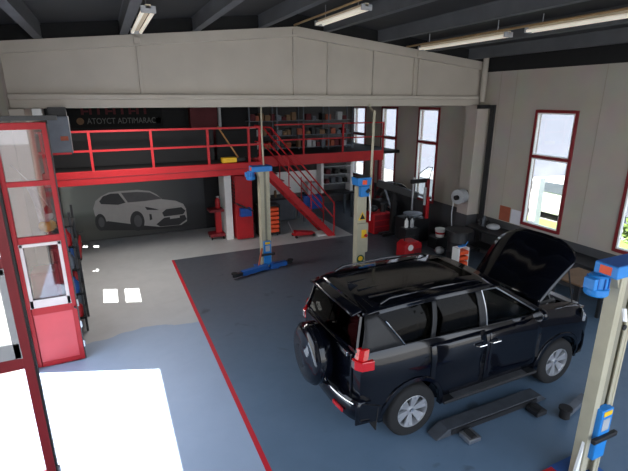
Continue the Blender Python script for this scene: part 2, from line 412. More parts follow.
for y in (12.72,13.5):
    MB().prism([(4.15,y,2.62),(4.15,y,2.34),(6.38,y,0),(6.66,y,0)], (0,.05,0)).build('stringer', 'red', st)
for i in range(11):
    t = (i+.5)/11; x = 4.22+2.33*t; z = 2.55*(1-t)
    B(x-.12,12.77,z-.02,x+.12,13.5,z+.01).build('tread', 'reddk', st)
for y in (12.72,13.52):
    MB().tube([(4.2,y,3.6),(4.45,y,3.58),(6.58,y,1.12),(6.58,y,0)],.024,8).build('handrail', 'red', st)
    MB().tube([(4.2,y,3.12),(4.42,y,3.1),(6.58,y,.62)],.02,8).build('handrail', 'red', st)
    for x in (5.0,5.75):
        z = 2.62-(x-4.15)*1.0
        MB().cyl((x,y,z-.1),(x,y,z+.42+.1*0+.48),.018,8).build('baluster', 'red', st)

# upstairs things
tag(B(XL+.05,13.6,2.61,2.95,13.66,3.52).build('partition_panel', 'greyboard'), 'long black panel behind the left part of the mezzanine railing', 'panel')
tag(B(3.05,13.6,2.61,4.3,13.7,3.5).build('partition_panel', 'blackm'), 'short black panel behind the railing beside the leaning broom', 'panel')
br = thing('broom', 'wooden broom stick leaning behind the mezzanine railing', 'broom', (3.4,12.9,2.6))
MB().cyl((3.0,13.2,3.62),(3.52,13.0,2.72),.022,8).build('stick', 'wood', br)
B(3.42,12.96,2.61,3.72,13.06,2.72).build('brush', 'black', br, bevel=.01)
tag(B(2.98,12.72,2.62,3.4,12.95,2.76).build('yellow_case', 'yellow', bevel=.015), 'flat yellow case lying on the mezzanine edge under the broom', 'case')
# sign letters on the back partition
def text(body, loc, size, m, rot=(PI/2,0,0), name='letters', parent=None, ext=.01, sx=1):
    cu = bpy.data.curves.new(name, 'FONT'); cu.body = body; cu.size = size; cu.extrude = ext; cu.align_x = 'LEFT'
    t = bpy.data.objects.new(name, cu); C.objects.link(t)
    dg = bpy.context.evaluated_depsgraph_get(); me = bpy.data.meshes.new_from_object(t.evaluated_get(dg)); bpy.data.objects.remove(t)
    me.materials.clear(); me.materials.append(M[m]); o = bpy.data.objects.new(name, me); C.objects.link(o)
    o.rotation_euler = rot; o.scale = (sx,1,1)
    org = Vector((0,0,0)); p = parent
    while p is not None: org += p.location; p = p.parent
    o.location = Vector(loc)-org; o.parent = parent; return o
sg = thing('wall_sign', 'dim grey and red lettering sign high on the back partition', 'sign', (.5,15.38,3.6))
B(-1.0,15.36,3.55,1.75,15.41,4.2).build('backboard', 'blackm', sg)
text('ATOYCT ADTIMARAC', (-.42,15.35,3.66), .24, 'signgrey', parent=sg, sx=.82)
for i in range(9):
    x = -.55+i*.22; mb = MB().box(x,15.34,3.93,x+.07,15.36,4.18)
    if i % 2 == 0: mb.box(x,15.34,4.12,x+.2,15.36,4.18)
    if i % 3 == 0: mb.box(x,15.34,4.0,x+.2,15.36,4.05)
    mb.build('red_letter', 'signred', sg)
MB().lathe([(.0001,0),(.09,0),(.09,.02),(.06,.02),(.06,.01),(.0001,.01)], (1.62,15.36,3.74), 'y', 20).build('emblem', 'signgrey', sg)
MB().lathe([(.0001,0),(.1,0),(.1,.03),(.0001,.03)], (-.6,15.33,3.74), 'y', 16).build('orange_disc', 'cardboard', sg)
tag(B(2.55,14.9,2.61,3.4,15.3,4.18).build('upstairs_cupboard', 'signred', bevel=.01), 'tall dark red cupboard standing on the mezzanine', 'cupboard')
tag(B(3.42,14.8,2.61,3.5,14.9,4.2).build('upright_plank', 'ltgrey'), 'pale upright plank beside the red cupboard upstairs', 'plank')
# parts rack upstairs
rk = thing('parts_rack', 'dark steel parts rack along the back of the mezzanine', 'rack', (6.5,15.3,2.6))
for x in (4.5,5.5,6.5,7.5,8.5):
    for y in (15.02,15.48): B(x-.02,y-.02,2.6,x+.02,y+.02,4.2).build('upright', 'grey', rk)
for z in (2.72,3.16,3.66): B(4.48,15.0,z-.02,8.52,15.5,z).build('shelf_board', 'grey', rk)
cols = [('red','red','signred'),('white','white','ltgrey'),('pink','pink','notice'),('grey','grey','grey'),('dark','dark','black'),('brown','brown','cardboard')]
seen = {}
for zi, (z, rn) in enumerate(((2.721,'bottom'),(3.161,'middle'),(3.661,'top'))):
    x = 4.56; k = 0
    while x < 8.3:
        w = random.uniform(.09,.2); h = random.uniform(.12,.28); nm, cn, mt = random.choice(cols)
        if random.random() < .86:
            if all(abs(x-u) > .22 and abs(x+w-u) > .0 for u in ()) or True:
                key = (cn, rn)
                o = tag(B(x,15.05,z,x+w,15.05+random.uniform(.15,.3),z+h).build('parts_box', mt), '%s spare-parts box on the %s shelf of the upstairs rack' % (cn, rn), 'box', '%s boxes on the %s rack shelf' % (cn, rn))
        x += w + random.uniform(.01,.07)

# electrical / heater cabinet hung from the gable by the door
hb = thing('wall_cabinet', 'grey electrical cabinet hanging below the gable beam beside the folding door', 'cabinet', (-.75,9.8,3.4))
B(-.93,9.7,3.38,-.58,9.95,4.06).build('box', 'grey', hb, bevel=.01)
B(-.75,9.695,3.62,-.62,9.70,3.7).build('label_plate', 'notice', hb)
B(-.92,9.69,3.36,-.6,9.70,3.4).build('red_strip', 'red', hb)
B(-.9,9.8,4.06,-.6,9.9,4.22).build('bracket', 'black', hb)
tag(B(-1.15,9.8,4.08,-1.0,9.98,4.2).build('junction_box', 'white', bevel=.01), 'small white junction box under the gable beam left of the cabinet', 'box')

# ================================================================== FLUORESCENT LAMPS
def lamp(x, z, ya, yb, lab):
    e = thing('fluorescent_lamp', lab, 'lamp', (x,(ya+yb)/2,z), 'fluorescent tube fittings under the roof')
    B(x-.04,ya,z+.0,x+.04,yb,z+.06).build('housing', 'tubebody', e, bevel=.008)
    for dx in (-.07,.07):
        MB().cyl((x+dx,ya+.03,z-.02),(x+dx,yb-.03,z-.02),.028,10).build('tube', 'tube', e)
    for y in (ya,yb-.04): B(x-.1,y,z-.05,x+.1,y+.04,z+.04).build('end_holder', 'ltgrey', e)
    for y in (ya+.3,yb-.3): MB().cyl((x,y,z+.05),(x,y,gt(x)+.3),.01,6).build('hanger', 'steel', e)
lamp(.76,5.55,7.1,9.4,'twin tube fitting at the top left of the gable panel')
lamp(4.3,5.86,7.2,9.1,'twin tube fitting just in front of the gable peak')
lamp(7.3,5.56,6.9,9.6,'twin tube fitting near the right end of the gable panel')
lamp(7.45,5.60,4.2,6.6,'twin tube fitting at the top right, nearest the camera')
for i, (x, z) in enumerate(((.64,5.6),(4.1,5.93),(7.12,5.62))):
    tag(MB().cyl((x,2.5,z),(x,9.95,z),.022,8).build('conduit_pipe', 'conduit'), ['brown conduit pipe above the left fluorescent lamp','brown conduit pipe running to the gable peak','long brown conduit pipe above the two right-hand lamps'][i], 'pipe')

# ================================================================== LIFT POSTS
def lift(name, x, y, h, lab, w=.34, d=.34, arms=True, cz=.35, mo=.19):
    e = thing('vehicle_lift_post', lab, 'lift post', (x,y,0))
    hw = w/2; yf, yr = y-d/2, y+d/2
    col = MB().box(x-hw,yr-.06,0,x+hw,yr,h).box(x-hw,yf,0,x-hw+.04,yr-.06,h).box(x+hw-.04,yf,0,x+hw,yr-.06,h)
    col.box(x-hw+.04,yf,0,x-hw+.1,yf+.02,h).box(x+hw-.1,yf,0,x+hw-.04,yf+.02,h)
    col.build('column', 'liftcream', e, bevel=.004)
    B(x-.055,yf+.03,.75,x+.055,yf+.05,h-.02).build('screw_cover', 'liftgrey', e)
    mb = MB().box(x-hw-.2,yf-.06,h,x+hw+.06,yr+.04,h+.13); mb.build('top_cover', 'blue', e, bevel=.012)
    B(x-hw-.19,yf-.05,h+.131,x+hw+.05,yr+.03,h+.134).build('cover_lid', 'bluedk', e)
    B(x-hw-.203,y-.07,h+.025,x-hw-.2,y+.05,h+.11).build('orange_sticker', 'orange', e)
    mt = MB().lathe([(.02,-.22),(.1,-.22),(.115,-.2),(.115,-.14),(.095,-.13),(.095,-.02),(.08,0)], (x-hw-mo,y+.05,h), 'z', 20).build('motor', 'blue', e)
    mb = MB()
    for k in range(10):
        a = 2*PI*k/10; mb.bar((x-hw-mo+.1*math.cos(a),y+.05+.1*math.sin(a),h-.13),(x-hw-mo+.1*math.cos(a),y+.05+.1*math.sin(a),h-.02),.012,.012)
    mb.build('cooling_fins', 'bluedk', mt)
    MB().box(x-hw-mo-.14,y-.01,h-.14,x-hw-mo-.08,y+.11,h-.02).build('terminal_box', 'blue', mt, bevel=.01)
    MB().prism([(x-hw-.06,yf+.02,h),(x-hw,yf+.02,h),(x-hw,yf+.02,h-.16)], (0,.2,0)).build('gusset', 'liftcream', e)
    car = B(x-.1,yf-.06,cz-.25,x+.1,yf+.03,cz+.42).build('carriage', 'blue', e, bevel=.01)
    B(x-.07,yf-.065,cz+.34,x+.07,yf-.06,cz+.40).build('yellow_sticker', 'yellow', car)
    B(x-.06,yf-.064,cz+.14,x+.06,yf-.06,cz+.30).build('label_sticker', 'ltgrey', car)
    MB().box(x-.2,yf-.1,cz+.03,x+.2,yf-.05,cz+.09).build('locking_bar', 'black', car, bevel=.01)
    B(x-.28,y-.25,0,x+.28,y+.25,.03).build('base_plate', 'bluedk', e)
    if arms:
        for s, L, a in ((-1,1.0,-.25),(1,.6,.1)):
            dx, dy = s*math.cos(a), -abs(math.sin(a))*1.2 if s < 0 else .12
            p = Vector((x+s*.05,yf-.12,.10)); q = p+Vector((dx*L*.78,dy*L*.8,0)); r = p+Vector((dx*L,dy*L,0))
            ar = MB().bar(p,q,.14,.12).build('arm', 'bluedk' if s < 0 else 'bluedk', e, bevel=.008)
            MB().bar(q-(q-p)*.2,r,.1,.09).build('arm_extension', 'trim', ar)
            MB().lathe([(.03,-.08),(.05,-.08),(.05,-.0),(.08,.0),(.08,.03),(.0001,.03)], (r.x,r.y,.14), 'z', 14).build('rubber_pad', 'rubber', ar)
    return e
l1 = lift('a', 3.58,10.9,2.62,'cream lift post with blue motor standing in front of the mezzanine',w=.26,d=.22)
MB().bar((3.3,10.7,.1),(3.42,10.72,.6),.05,.03).build('pink_strap', 'notice', l1)
l3 = lift('b', 4.75,2.57,2.66,'cream lift post with blue motor in the right foreground beside the car',w=.34,d=.14,arms=False,cz=.62)
MB().cyl((4.50,2.38,2.36),(4.48,2.34,2.24),.022,8).build('white_plug', 'white', l3)
MB().lathe([(.0001,0),(.03,0),(.03,.015),(.0001,.015)], (4.60,2.385,2.12), 'y', 12).build('knob', 'black', l3)
MB().prism([(4.44,2.5,0),(4.54,2.5,0),(4.54,2.5,.62)], (0,.03,0)).build('fin', 'white', l3)
B(4.3,2.4,0,4.5,2.8,.035).build('foot', 'red', l3)
# middle post (seen from its back, with stickers)
x, y, h = 5.12, 8.6, 2.5
e = thing('vehicle_lift_post', 'cream lift post with stickers and blue head standing behind the black car', 'lift post', (x,y,0))
B(x-.12,y-.08,0,x+.12,y+.08,h).build('column', 'liftcream', e, bevel=.008)
B(x-.145,y-.142,.95,x+.145,y-.09,1.65).build('cover_panel', 'liftcream', e, bevel=.004)
MB().prism([(x-.16,y-.16,h+.02),(x+.16,y-.16,h+.02),(x+.19,y-.16,h+.2),(x-.19,y-.16,h+.2)], (0,.28,0)).build('top_cover', 'blue', e, bevel=.01)
B(x-.15,y-.13,h+.2,x+.15,y+.09,h+.22).build('cover_lid', 'trim', e)
B(x-.05,y-.165,h+.05,x+.06,y-.16,h+.15).build('yellow_sticker', 'orange', e)
mm = MB().box(x-.11,y-.2,h-.22,x+.11,y-.09,h+.02).build('control_box', 'blue', e, bevel=.012)
MB().cyl((x+.03,y-.21,h-.12),(x+.1,y-.21,h-.06),.04,10).build('switch', 'black', mm)
MB().tube([(x+.17,y-.1,h-.2),(x+.2,y-.12,h-.5),(x+.18,y-.14,h-.8)],.015,6).build('cable', 'white', e)
MB().prism([(x-.09,y-.091,1.72),(x+.11,y-.091,1.72),(x+.01,y-.091,1.92)], (0,-.003,0)).build('warning_triangle', 'yellow', e)
MB().prism([(x-.06,y-.095,1.74),(x+.08,y-.095,1.74),(x+.01,y-.095,1.87)], (0,-.002,0)).build('warning_symbol', 'black', e)
B(x-.03,y-.147,1.3,x+.1,y-.142,1.5).build('yellow_sticker', 'yellow', e)
MB().lathe([(.0001,0),(.035,0),(.035,.04),(.0001,.04)], (x+.08,y-.182,1.36), 'y', 14).build('emergency_button', 'red', e)
MB().lathe([(.0001,0),(.1,0),(.1,.004),(.0001,.004)], (x-.01,y-.096,.78), 'y', 24).build('round_sticker', 'green', e)
MB().lathe([(.0001,0),(.06,0),(.06,.004),(.0001,.004)], (x-.01,y-.101,.79), 'y', 20).build('round_sticker_centre', 'yellow', e)
B(x-.25,y-.22,0,x+.25,y+.22,.03).build('base_plate', 'bluedk', e)
# hanging pipes
tag(MB().tube([(3.58,10.9,4.24),(3.58,10.9,3.5),(3.6,10.9,2.76)],.022,8).build('hanging_pipe', 'liftcream'), 'thin pale pipe hanging from the gable beam to the front left lift post', 'pipe')
tag(MB().tube([(6.02,10.0,4.26),(6.1,9.95,4.25),(6.12,9.93,4.15),(5.42,8.62,4.1),(5.40,8.6,3.9),(5.37,8.6,1.9)],.03,8).build('hanging_pipe', 'liftcream'), 'pale pipe dropping beside the sticker-covered lift post', 'pipe')

# ================================================================== CAR
CX, CY = 4.65, 4.93
car = thing('suv_car', 'glossy black SUV with raised bonnet and rear spare wheel', 'car', (CX,CY,0))
S = [ # x, zb, zt, hwb, hwm, hwt
 (-2.17,.62,1.30,.66,.76,.70), (-2.14,.56,1.36,.74,.85,.80), (-2.06,.50,1.385,.78,.905,.85), (-1.87,.44,1.39,.80,.93,.865), (-1.6,.40,1.39,.80,.94,.87),
 (-1.25,.38,1.385,.80,.942,.872), (-.8,.37,1.37,.80,.94,.872), (-.3,.37,1.35,.80,.935,.87), (.3,.37,1.335,.80,.935,.868), (.7,.37,1.325,.80,.935,.866),
 (1.0,.38,1.315,.80,.938,.865), (1.3,.39,1.30,.80,.942,.862), (1.6,.40,1.275,.80,.94,.85), (1.85,.42,1.23,.78,.925,.82), (2.05,.45,1.165,.74,.89,.77), (2.17,.48,1.08,.68,.82,.68), (2.23,.52,.98,.6,.72,.6)]
def lerp_station(x):
    for a, b in zip(S, S[1:]):
        if a[0] <= x <= b[0]:
            t = (x-a[0])/(b[0]-a[0]); return tuple(p+(q-p)*t for p, q in zip(a, b))
    return S[0] if x < S[0][0] else S[-1]
def section(st):
    x, zb, zt, b, m, t = st
    h = zt-zb
    return [(0,zb),(b*.6,zb),(b,zb),(b+.05,zb+.03),(m-.02,zb+.10),(m-.005,zb+.25*h),(m-.012,zb+.42*h),(m-.006,zb+.55*h),(m,zb+.66*h),(m-.012,zb+.78*h),(t+.02,zt-.10*h),(t,zt-.04*h),(t-.02,zt-.01),(t-.06,zt),(t*.5,zt+.012),(0,zt+.018)]
def side_y(x, z):
    p = section(lerp_station(x)); p = [q for q in p if q[0] > .3]
    for a, b in zip(p[2:], p[3:]):
        if a[1] <= z <= b[1] and b[1] > a[1]:
            t = (z-a[1])/(b[1]-a[1]); return a[0]+(b[0]-a[0])*t
    return p[-3][0]
W = lambda x, y, z: (CX+x, CY+y, z)     # car space -> world
rows = []
xs = sorted({s[0] for s in S} | {-2.0,-1.45,-1.05,-.55,0,.5,1.45,1.95})
for x in xs:
    p = section(lerp_station(x)); r = [W(x,-y,z) for y, z in p] + [W(x,y,z) for y, z in reversed(p[1:-1])]; rows.append(r)
mb = MB(); n = len(rows[0]); k = len(rows)
mb.add([p for r in rows for p in r], [(i*n+j, i*n+(j+1)%n, (i+1)*n+(j+1)%n, (i+1)*n+j) for i in range(k-1) for j in range(n)] + [tuple(range(n)), tuple((k-1)*n+j for j in range(n-1,-1,-1))])
mb.smooth = True
body = mb.build('body_shell', 'paint', car)
cut = []
RA, FA, WR = -1.37, 1.40, .385
for ax in (RA, FA):
    for s in (-1, 1):
        cut.append(MB().cyl(W(ax,s*.60,.40), W(ax,s*1.1,.40), .455, 40))
cut.append(B(CX+1.12,CY-.68,.85,CX+2.08,CY+.68,1.6))
cut.append(B(CX-2.05,CY-.78,.85,CX+.95,CY+.78,1.6))
bpy.context.view_layer.update()
for c in cut:
    co = c.build('cutter', 'trim')
    md = body.modifiers.new('cut', 'BOOLEAN'); md.operation = 'DIFFERENCE'; md.object = co; md.solver = 'EXACT'
    bpy.context.view_layer.update()
    me = bpy.data.meshes.new_from_object(body.evaluated_get(bpy.context.evaluated_depsgraph_get()))
    body.modifiers.clear(); body.data = me; bpy.data.objects.remove(co)
me = body.data
me.polygons.foreach_set('use_smooth', [True]*len(me.polygons)); me.set_sharp_from_angle(angle=math.radians(32))
# panels that sit just proud of the shell: doors
def side_patch(s, x0, x1, z0, z1, nx=10, nz=10, off=.006, fn=None):
    rows = []
    for i in range(nx+1):
        x = x0+(x1-x0)*i/nx; zt = lerp_station(x)[2]; r = []
        for j in range(nz+1):
            t = j/nz; a = z0(x) if callable(z0) else z0; b = min(z1, zt-.05)
            z = a+(b-a)*t; r.append(W(x, s*(side_y(x,z)+off), z))
        rows.append(r)
    return MB().grid(rows)
def arch_z(ax, base):
    return lambda x: max(base, .40+math.sqrt(max(0, .475**2-(x-ax)**2)) if abs(x-ax) < .475 else base)
for s in (-1, 1):
    d = side_patch(s, -1.12, -.17, arch_z(RA,.46), 1.30).build('rear_door', 'paint', car, solid=.006)
    MB().tube([W(-.36,s*.945,1.12),W(-.34,s*.985,1.125),W(-.22,s*.985,1.125),W(-.20,s*.945,1.12)],.012,8).build('handle', 'chrome', d)
    d = side_patch(s, -.155, .93, .46, 1.27).build('front_door', 'paint', car, solid=.006)
    MB().tube([W(-.12,s*.945,1.12),W(-.10,s*.985,1.125),W(.04,s*.985,1.125),W(.06,s*.945,1.12)],.012,8).build('handle', 'chrome', d)
    # wheel-arch flare
    for ax in (RA, FA):
        rr = []
        for i in range(19):
            a = PI*i/18*1.06-.09; c_, s_ = math.cos(a), math.sin(a)
            yy = side_y(ax+.46*c_, max(.5,.40+.46*s_))
            rr.append([W(ax+.452*c_,s*(yy-.05),.40+.452*s_), W(ax+.452*c_,s*(yy+.022),.40+.452*s_), W(ax+.50*c_,s*(yy+.016),.40+.50*s_), W(ax+.525*c_,s*(yy-.01),.40+.525*s_)])
        MB().grid(rr).build('wheel_arch', 'paint', car, solid=.004)
    # running board
    rb = B(CX-.88,CY+min(s*.80,s*.99),.36,CX+.9,CY+max(s*.80,s*.99),.41).build('running_board', 'trim', car, bevel=.015)
    B(CX-.7,CY+min(s*.86,s*.97),.411,CX+.7,CY+max(s*.86,s*.97),.416).build('tread_strip', 'steel', rb)
    MB().prism([W(-1.92,s*.72,.62),W(-1.92,s*.93,.62),W(-1.94,s*.93,.28),W(-1.94,s*.74,.28)], (.012,0,0)).build('mud_flap', 'rubber', car)
# cabin
def belt(x): st = lerp_station(min(x,1.0)); return st[5]-.02, st[2]-.01
RO = [(-2.02,.66,1.80),(-1.85,.685,1.835),(-1.5,.70,1.86),(-1.0,.71,1.875),(-.4,.71,1.875),(.0,.70,1.86),(.15,.68,1.835)]
def roof_pt(x):
    for a, b in zip(RO, RO[1:]):
        if a[0] <= x <= b[0]: t = (x-a[0])/(b[0]-a[0]); return a[1]+(b[1]-a[1])*t, a[2]+(b[2]-a[2])*t
    return (RO[0] if x < RO[0][0] else RO[-1])[1:]
def side_quad(s, xb0, xb1, xr0, xr1, off=0., th=.02, t0=0., t1=1., nn=6, bulge=.035):
    # strip between belt (t=0) and roof (t=1)
    g = []
    for i in range(7):
        t = t0+(t1-t0)*i/6; r = []
        for j in range(nn+1):
            u = j/nn; xb = xb0+(xb1-xb0)*u; xr = xr0+(xr1-xr0)*u
            yb, zb = belt(xb); yr, zr = roof_pt(xr)
            r.append(W(xb+(xr-xb)*t, s*(yb+(yr-yb)*t + bulge*math.sin(PI*t) + off), zb+(zr-zb)*t))
        g.append(r)
    return MB().grid(g)
for s in (-1, 1):
    side_quad(s,-2.12,-1.52,-2.0,-1.86).build('rear_pillar', 'hoodin', car, solid=.02)
    side_quad(s,-1.52,-1.10,-1.86,-1.02,off=-.01).build('quarter_window', 'cartint', car)
    side_quad(s,-1.10,-1.03,-1.02,-.95).build('pillar', 'trim', car, solid=.02)
    side_quad(s,-1.03,-.25,-.95,-.28,off=-.01).build('rear_door_window', 'cartint', car)
    side_quad(s,-.25,-.12,-.28,-.17).build('centre_pillar', 'trim', car, solid=.02)
    side_quad(s,-.12,.93,-.17,.06,off=-.01).build('front_door_window', 'carglass', car)
    side_quad(s,.93,1.06,.06,.17).build('windscreen_pillar', 'paint', car, solid=.025)
    side_quad(s,-1.86,.06,-1.86,.06,t0=.92,t1=1.0,nn=16,off=.004).build('window_header', 'paint', car, solid=.015)
    # bright trims
    pts = [W(x, s*(belt(x)[0]+.016), belt(x)[1]+.008) for x in [-1.5+2.43*i/16 for i in range(17)]]
    MB().tube(pts,.006,6).build('belt_moulding', 'trim', car)
    def sp(xb, xr, t, off=.012):
        yb, zb = belt(xb); yr, zr = roof_pt(xr); return W(xb+(xr-xb)*t, s*(yb+(yr-yb)*t+.035*math.sin(PI*t)+off), zb+(zr-zb)*t)
    MB().tube([sp(-1.5,-1.84,t) for t in (0,.15,.3,.45,.6,.75)],.009,6).build('quarter_window_trim', 'chrome', car)
    fr = MB().tube([sp(-.12,-.17,t) for t in (0,.2,.4,.6,.8,.93)]+[sp(-.12+1.05*u,-.17+.23*u,.93) for u in (.2,.5,.8,1)]+[sp(.93,.06,t) for t in (.8,.6,.4,.2,0)],.009,6)
    fr.build('window_frame_trim', 'steel', car)
# roof panel
rows = []
for x, hw, z in [(-2.02,.66,1.80),(-1.85,.685,1.835),(-1.5,.70,1.86),(-1.0,.71,1.875),(-.4,.71,1.875),(.0,.70,1.86),(.15,.68,1.835)]:
    rows.append([W(x-.03*(abs(u)-1 if x < -1.9 else 0)+(.07*(1-u*u) if x > .1 else 0), hw*u*1.02, z+.045*(1-u**4)-.004) for u in [-1,-.93,-.8,-.6,-.4,-.2,0,.2,.4,.6,.8,.93,1]])
rf = MB().grid(rows).build('roof_panel', 'paint', car, solid=.03, angle=60)
rows = []
for i in range(5):
    t = i/4; rows.append([W(-2.0-.16*t-.02*(1-u*u), .62*u, 1.845-.045*t+.03*(1-u**4)) for u in [-1,-.8,-.5,-.2,0,.2,.5,.8,1]])
MB().grid(rows).build('rear_spoiler', 'paint', car, solid=.03, angle=60)
for s in (-1, 1):
    MB().tube([W(-1.75,s*.62,1.89),W(-1.62,s*.62,1.945),W(-.9,s*.625,1.965),W(-.2,s*.62,1.945),W(-.06,s*.62,1.895)],.016,8).build('roof_rail', 'paint', car)
for y in (-.42,-.14,.14,.42):
    MB().bar(W(-1.8,y,1.908),W(-.75,y,1.922),.035,.012).build('roof_rib', 'paint', car)
B(CX-.55,CY-.38,1.916,CX-.02,CY+.38,1.922).build('sunroof', 'cartint', car)
MB().prism([W(-1.86,-.012,1.88),W(-1.7,-.012,1.895),W(-1.84,-.012,1.95),W(-1.88,-.012,1.95)], (0,.024,0)).build('aerial_fin', 'paint', car)
# windscreen, rear glass
def quadgrid(bl, br, tl, tr, bow=.06, nn=8):
    g = []
    for i in range(5):
        t = i/4; r = []
        for j in range(nn+1):
            u = j/nn; a = Vector(bl).lerp(Vector(br), u); b = Vector(tl).lerp(Vector(tr), u); p = a.lerp(b, t); p.x += bow*(1-(2*u-1)**2); r.append(p)
        g.append(r)
    return MB().grid(g)
quadgrid(W(1.05,-.84,1.30),W(1.05,.84,1.30),W(.16,-.67,1.85),W(.16,.67,1.85),.10).build('windscreen', 'carglass', car)
quadgrid(W(-2.13,-.74,1.36),W(-2.13,.74,1.36),W(-2.03,-.62,1.81),W(-2.03,.62,1.81),-.03).build('rear_window', 'cartint', car)
for s in (-1,1):
    MB().tube([W(-2.15,s*.76,1.37),W(-2.11,s*.71,1.5),W(-2.04,s*.65,1.79)],.02,8).build('rear_window_trim', 'paint', car)
MB().tube([W(-2.06,-.64,1.80),W(-2.11,-.3,1.82),W(-2.12,0,1.825),W(-2.11,.3,1.82),W(-2.06,.64,1.80)],.012,8).build('rear_window_seal', 'steel', car)
MB().prism([W(-2.0,-.84,1.30),W(1.1,-.84,1.28),W(1.1,.84,1.28),W(-2.0,.84,1.30)], (0,0,-.02))
# cowl
quadgrid(W(1.04,-.84,1.30),W(1.04,.84,1.30),W(1.16,-.80,1.29),W(1.16,.80,1.29),.10).build('cowl', 'trim', car, solid=.02)
for y in (-.45,.1):
    MB().tube([W(1.17,y,1.315),W(1.1,y+.25,1.335),W(1.03,y+.52,1.38)],.009,6).build('wiper', 'black', car)
# interior
mb = MB()
for sx, sy in ((-.05,-.38),(-.05,.38)):
    s_ = MB().box(CX+sx-.25,CY+sy-.25,.85,CX+sx+.27,CY+sy+.25,1.02).prism([W(sx-.25,sy-.24,1.0),W(sx-.05,sy-.24,1.0),W(sx-.22,sy-.24,1.55),W(sx-.34,sy-.24,1.55)], (0,.48,0))
    s_.box(CX+sx-.34,CY+sy-.12,1.55,CX+sx-.24,CY+sy+.12,1.74).build('seat', 'interior', car, bevel=.03)
B(CX-1.05,CY-.65,.85,CX-.55,CY+.65,1.02).build('rear_bench', 'interior', car, bevel=.03)
B(CX-1.15,CY-.65,.95,CX-1.0,CY+.65,1.55).build('rear_bench_back', 'interior', car, bevel=.03)
B(CX+.62,CY-.74,.95,CX+.98,CY+.74,1.26).build('dashboard', 'interior', car, bevel=.04)
mb = MB().lathe([(.165,-.015),(.195,-.015),(.195,.015),(.165,.015)], (0,0,0), 'x', 24, closed=True)
for v in mb.v: v.xyz = (v.x*.9-v.z*.4, v.y, v.z*.9+v.x*.4)
for v in mb.v: v += Vector(W(.48,.38,1.22))
mb.build('steering_wheel', 'black', car)
B(CX-2.0,CY-.7,.80,CX+.95,CY+.7,.86).build('cabin_floor', 'interior', car)
# wheels
def wheel(ax, s):
    cx, cy, cz = CX+ax, CY+s*.82, WR
    # profile heights along +y are flipped by s so the outer side faces out
    f = s
    P = [(.235,-.12),(.30,-.125),(.355,-.12),(.378,-.10),(.385,-.06),(.385,.06),(.378,.10),(.355,.12),(.30,.125),(.235,.12)]
    tw = MB().lathe([(r,h*f) for r, h in P], (cx,cy,cz), 'y', 48, closed=True).build('wheel', 'rubber', car, angle=50)
    rim = MB().lathe([(r,h*f) for r, h in [(.235,-.12),(.245,-.12),(.245,.118),(.232,.122),(.222,.10),(.215,.03),(.215,-.1)]], (cx,cy,cz), 'y', 48, closed=True)
    for k in range(6):
        a0 = 2*PI*k/6+.3
        def pt(r, a, h): return (cx+r*math.cos(a), cy+f*h, cz+r*math.sin(a))
        for da in (-.125,.125):
            a1 = a0+da*.9; a2 = a0+da*1.35
            poly = [pt(.05,a1-.45,.085), pt(.05,a1+.45,.085), pt(.228,a2+.13,.105), pt(.228,a2-.13,.105)]
            rim.prism(poly, (0,-f*.03,0))
    rim.lathe([(r,h*f) for r, h in [(.0001,.09),(.055,.09),(.065,.075),(.07,.04),(.0001,.04)]], (cx,cy,cz), 'y', 24)
    rim.smooth = True
    rim.build('rim', 'alloy', tw, angle=25)
    MB().lathe([(r,h*f) for r, h in [(.0001,.092),(.032,.1),(.035,.088),(.0001,.088)]], (cx,cy,cz), 'y', 16).build('hub_cap', 'chrome', tw)
    MB().lathe([(r,h*f) for r, h in [(.0001,-.02),(.17,-.02),(.17,.0),(.0001,.0)]], (cx,cy,cz), 'y', 32).build('brake_disc', 'steel', tw)
    MB().lathe([(r,h*f) for r, h in [(.0001,-.11),(.23,-.11),(.23,-.09),(.0001,-.09)]], (cx,cy,cz), 'y', 32).build('inner_barrel', 'blackm', tw)
for ax in (RA, FA):
    for s in (-1, 1): wheel(ax, s)
# rear: spare wheel cover on the tailgate
sc = Vector(W(0,.0,.98)); 
cov = MB().lathe([(.0001,-2.53),(.14,-2.535),(.17,-2.515),(.31,-2.53),(.385,-2.51),(.42,-2.47),(.432,-2.41),(.432,-2.30),(.40,-2.26),(.0001,-2.26)], (CX,CY+.05,.99), 'x', 48).build('spare_wheel_cover', 'paint', car, angle=40)
MB().prism([(CX-2.53,CY-.05,1.08),(CX-2.53,CY+.15,1.08),(CX-2.53,CY+.13,.94),(CX-2.53,CY-.03,.94)], (.03,0,0)).build('cover_recess', 'trim', cov)
MB().lathe([(.422,-2.47),(.438,-2.45),(.438,-2.43),(.422,-2.42)], (CX,CY+.05,.99), 'x', 48, closed=True).build('cover_ring', 'paint', cov)
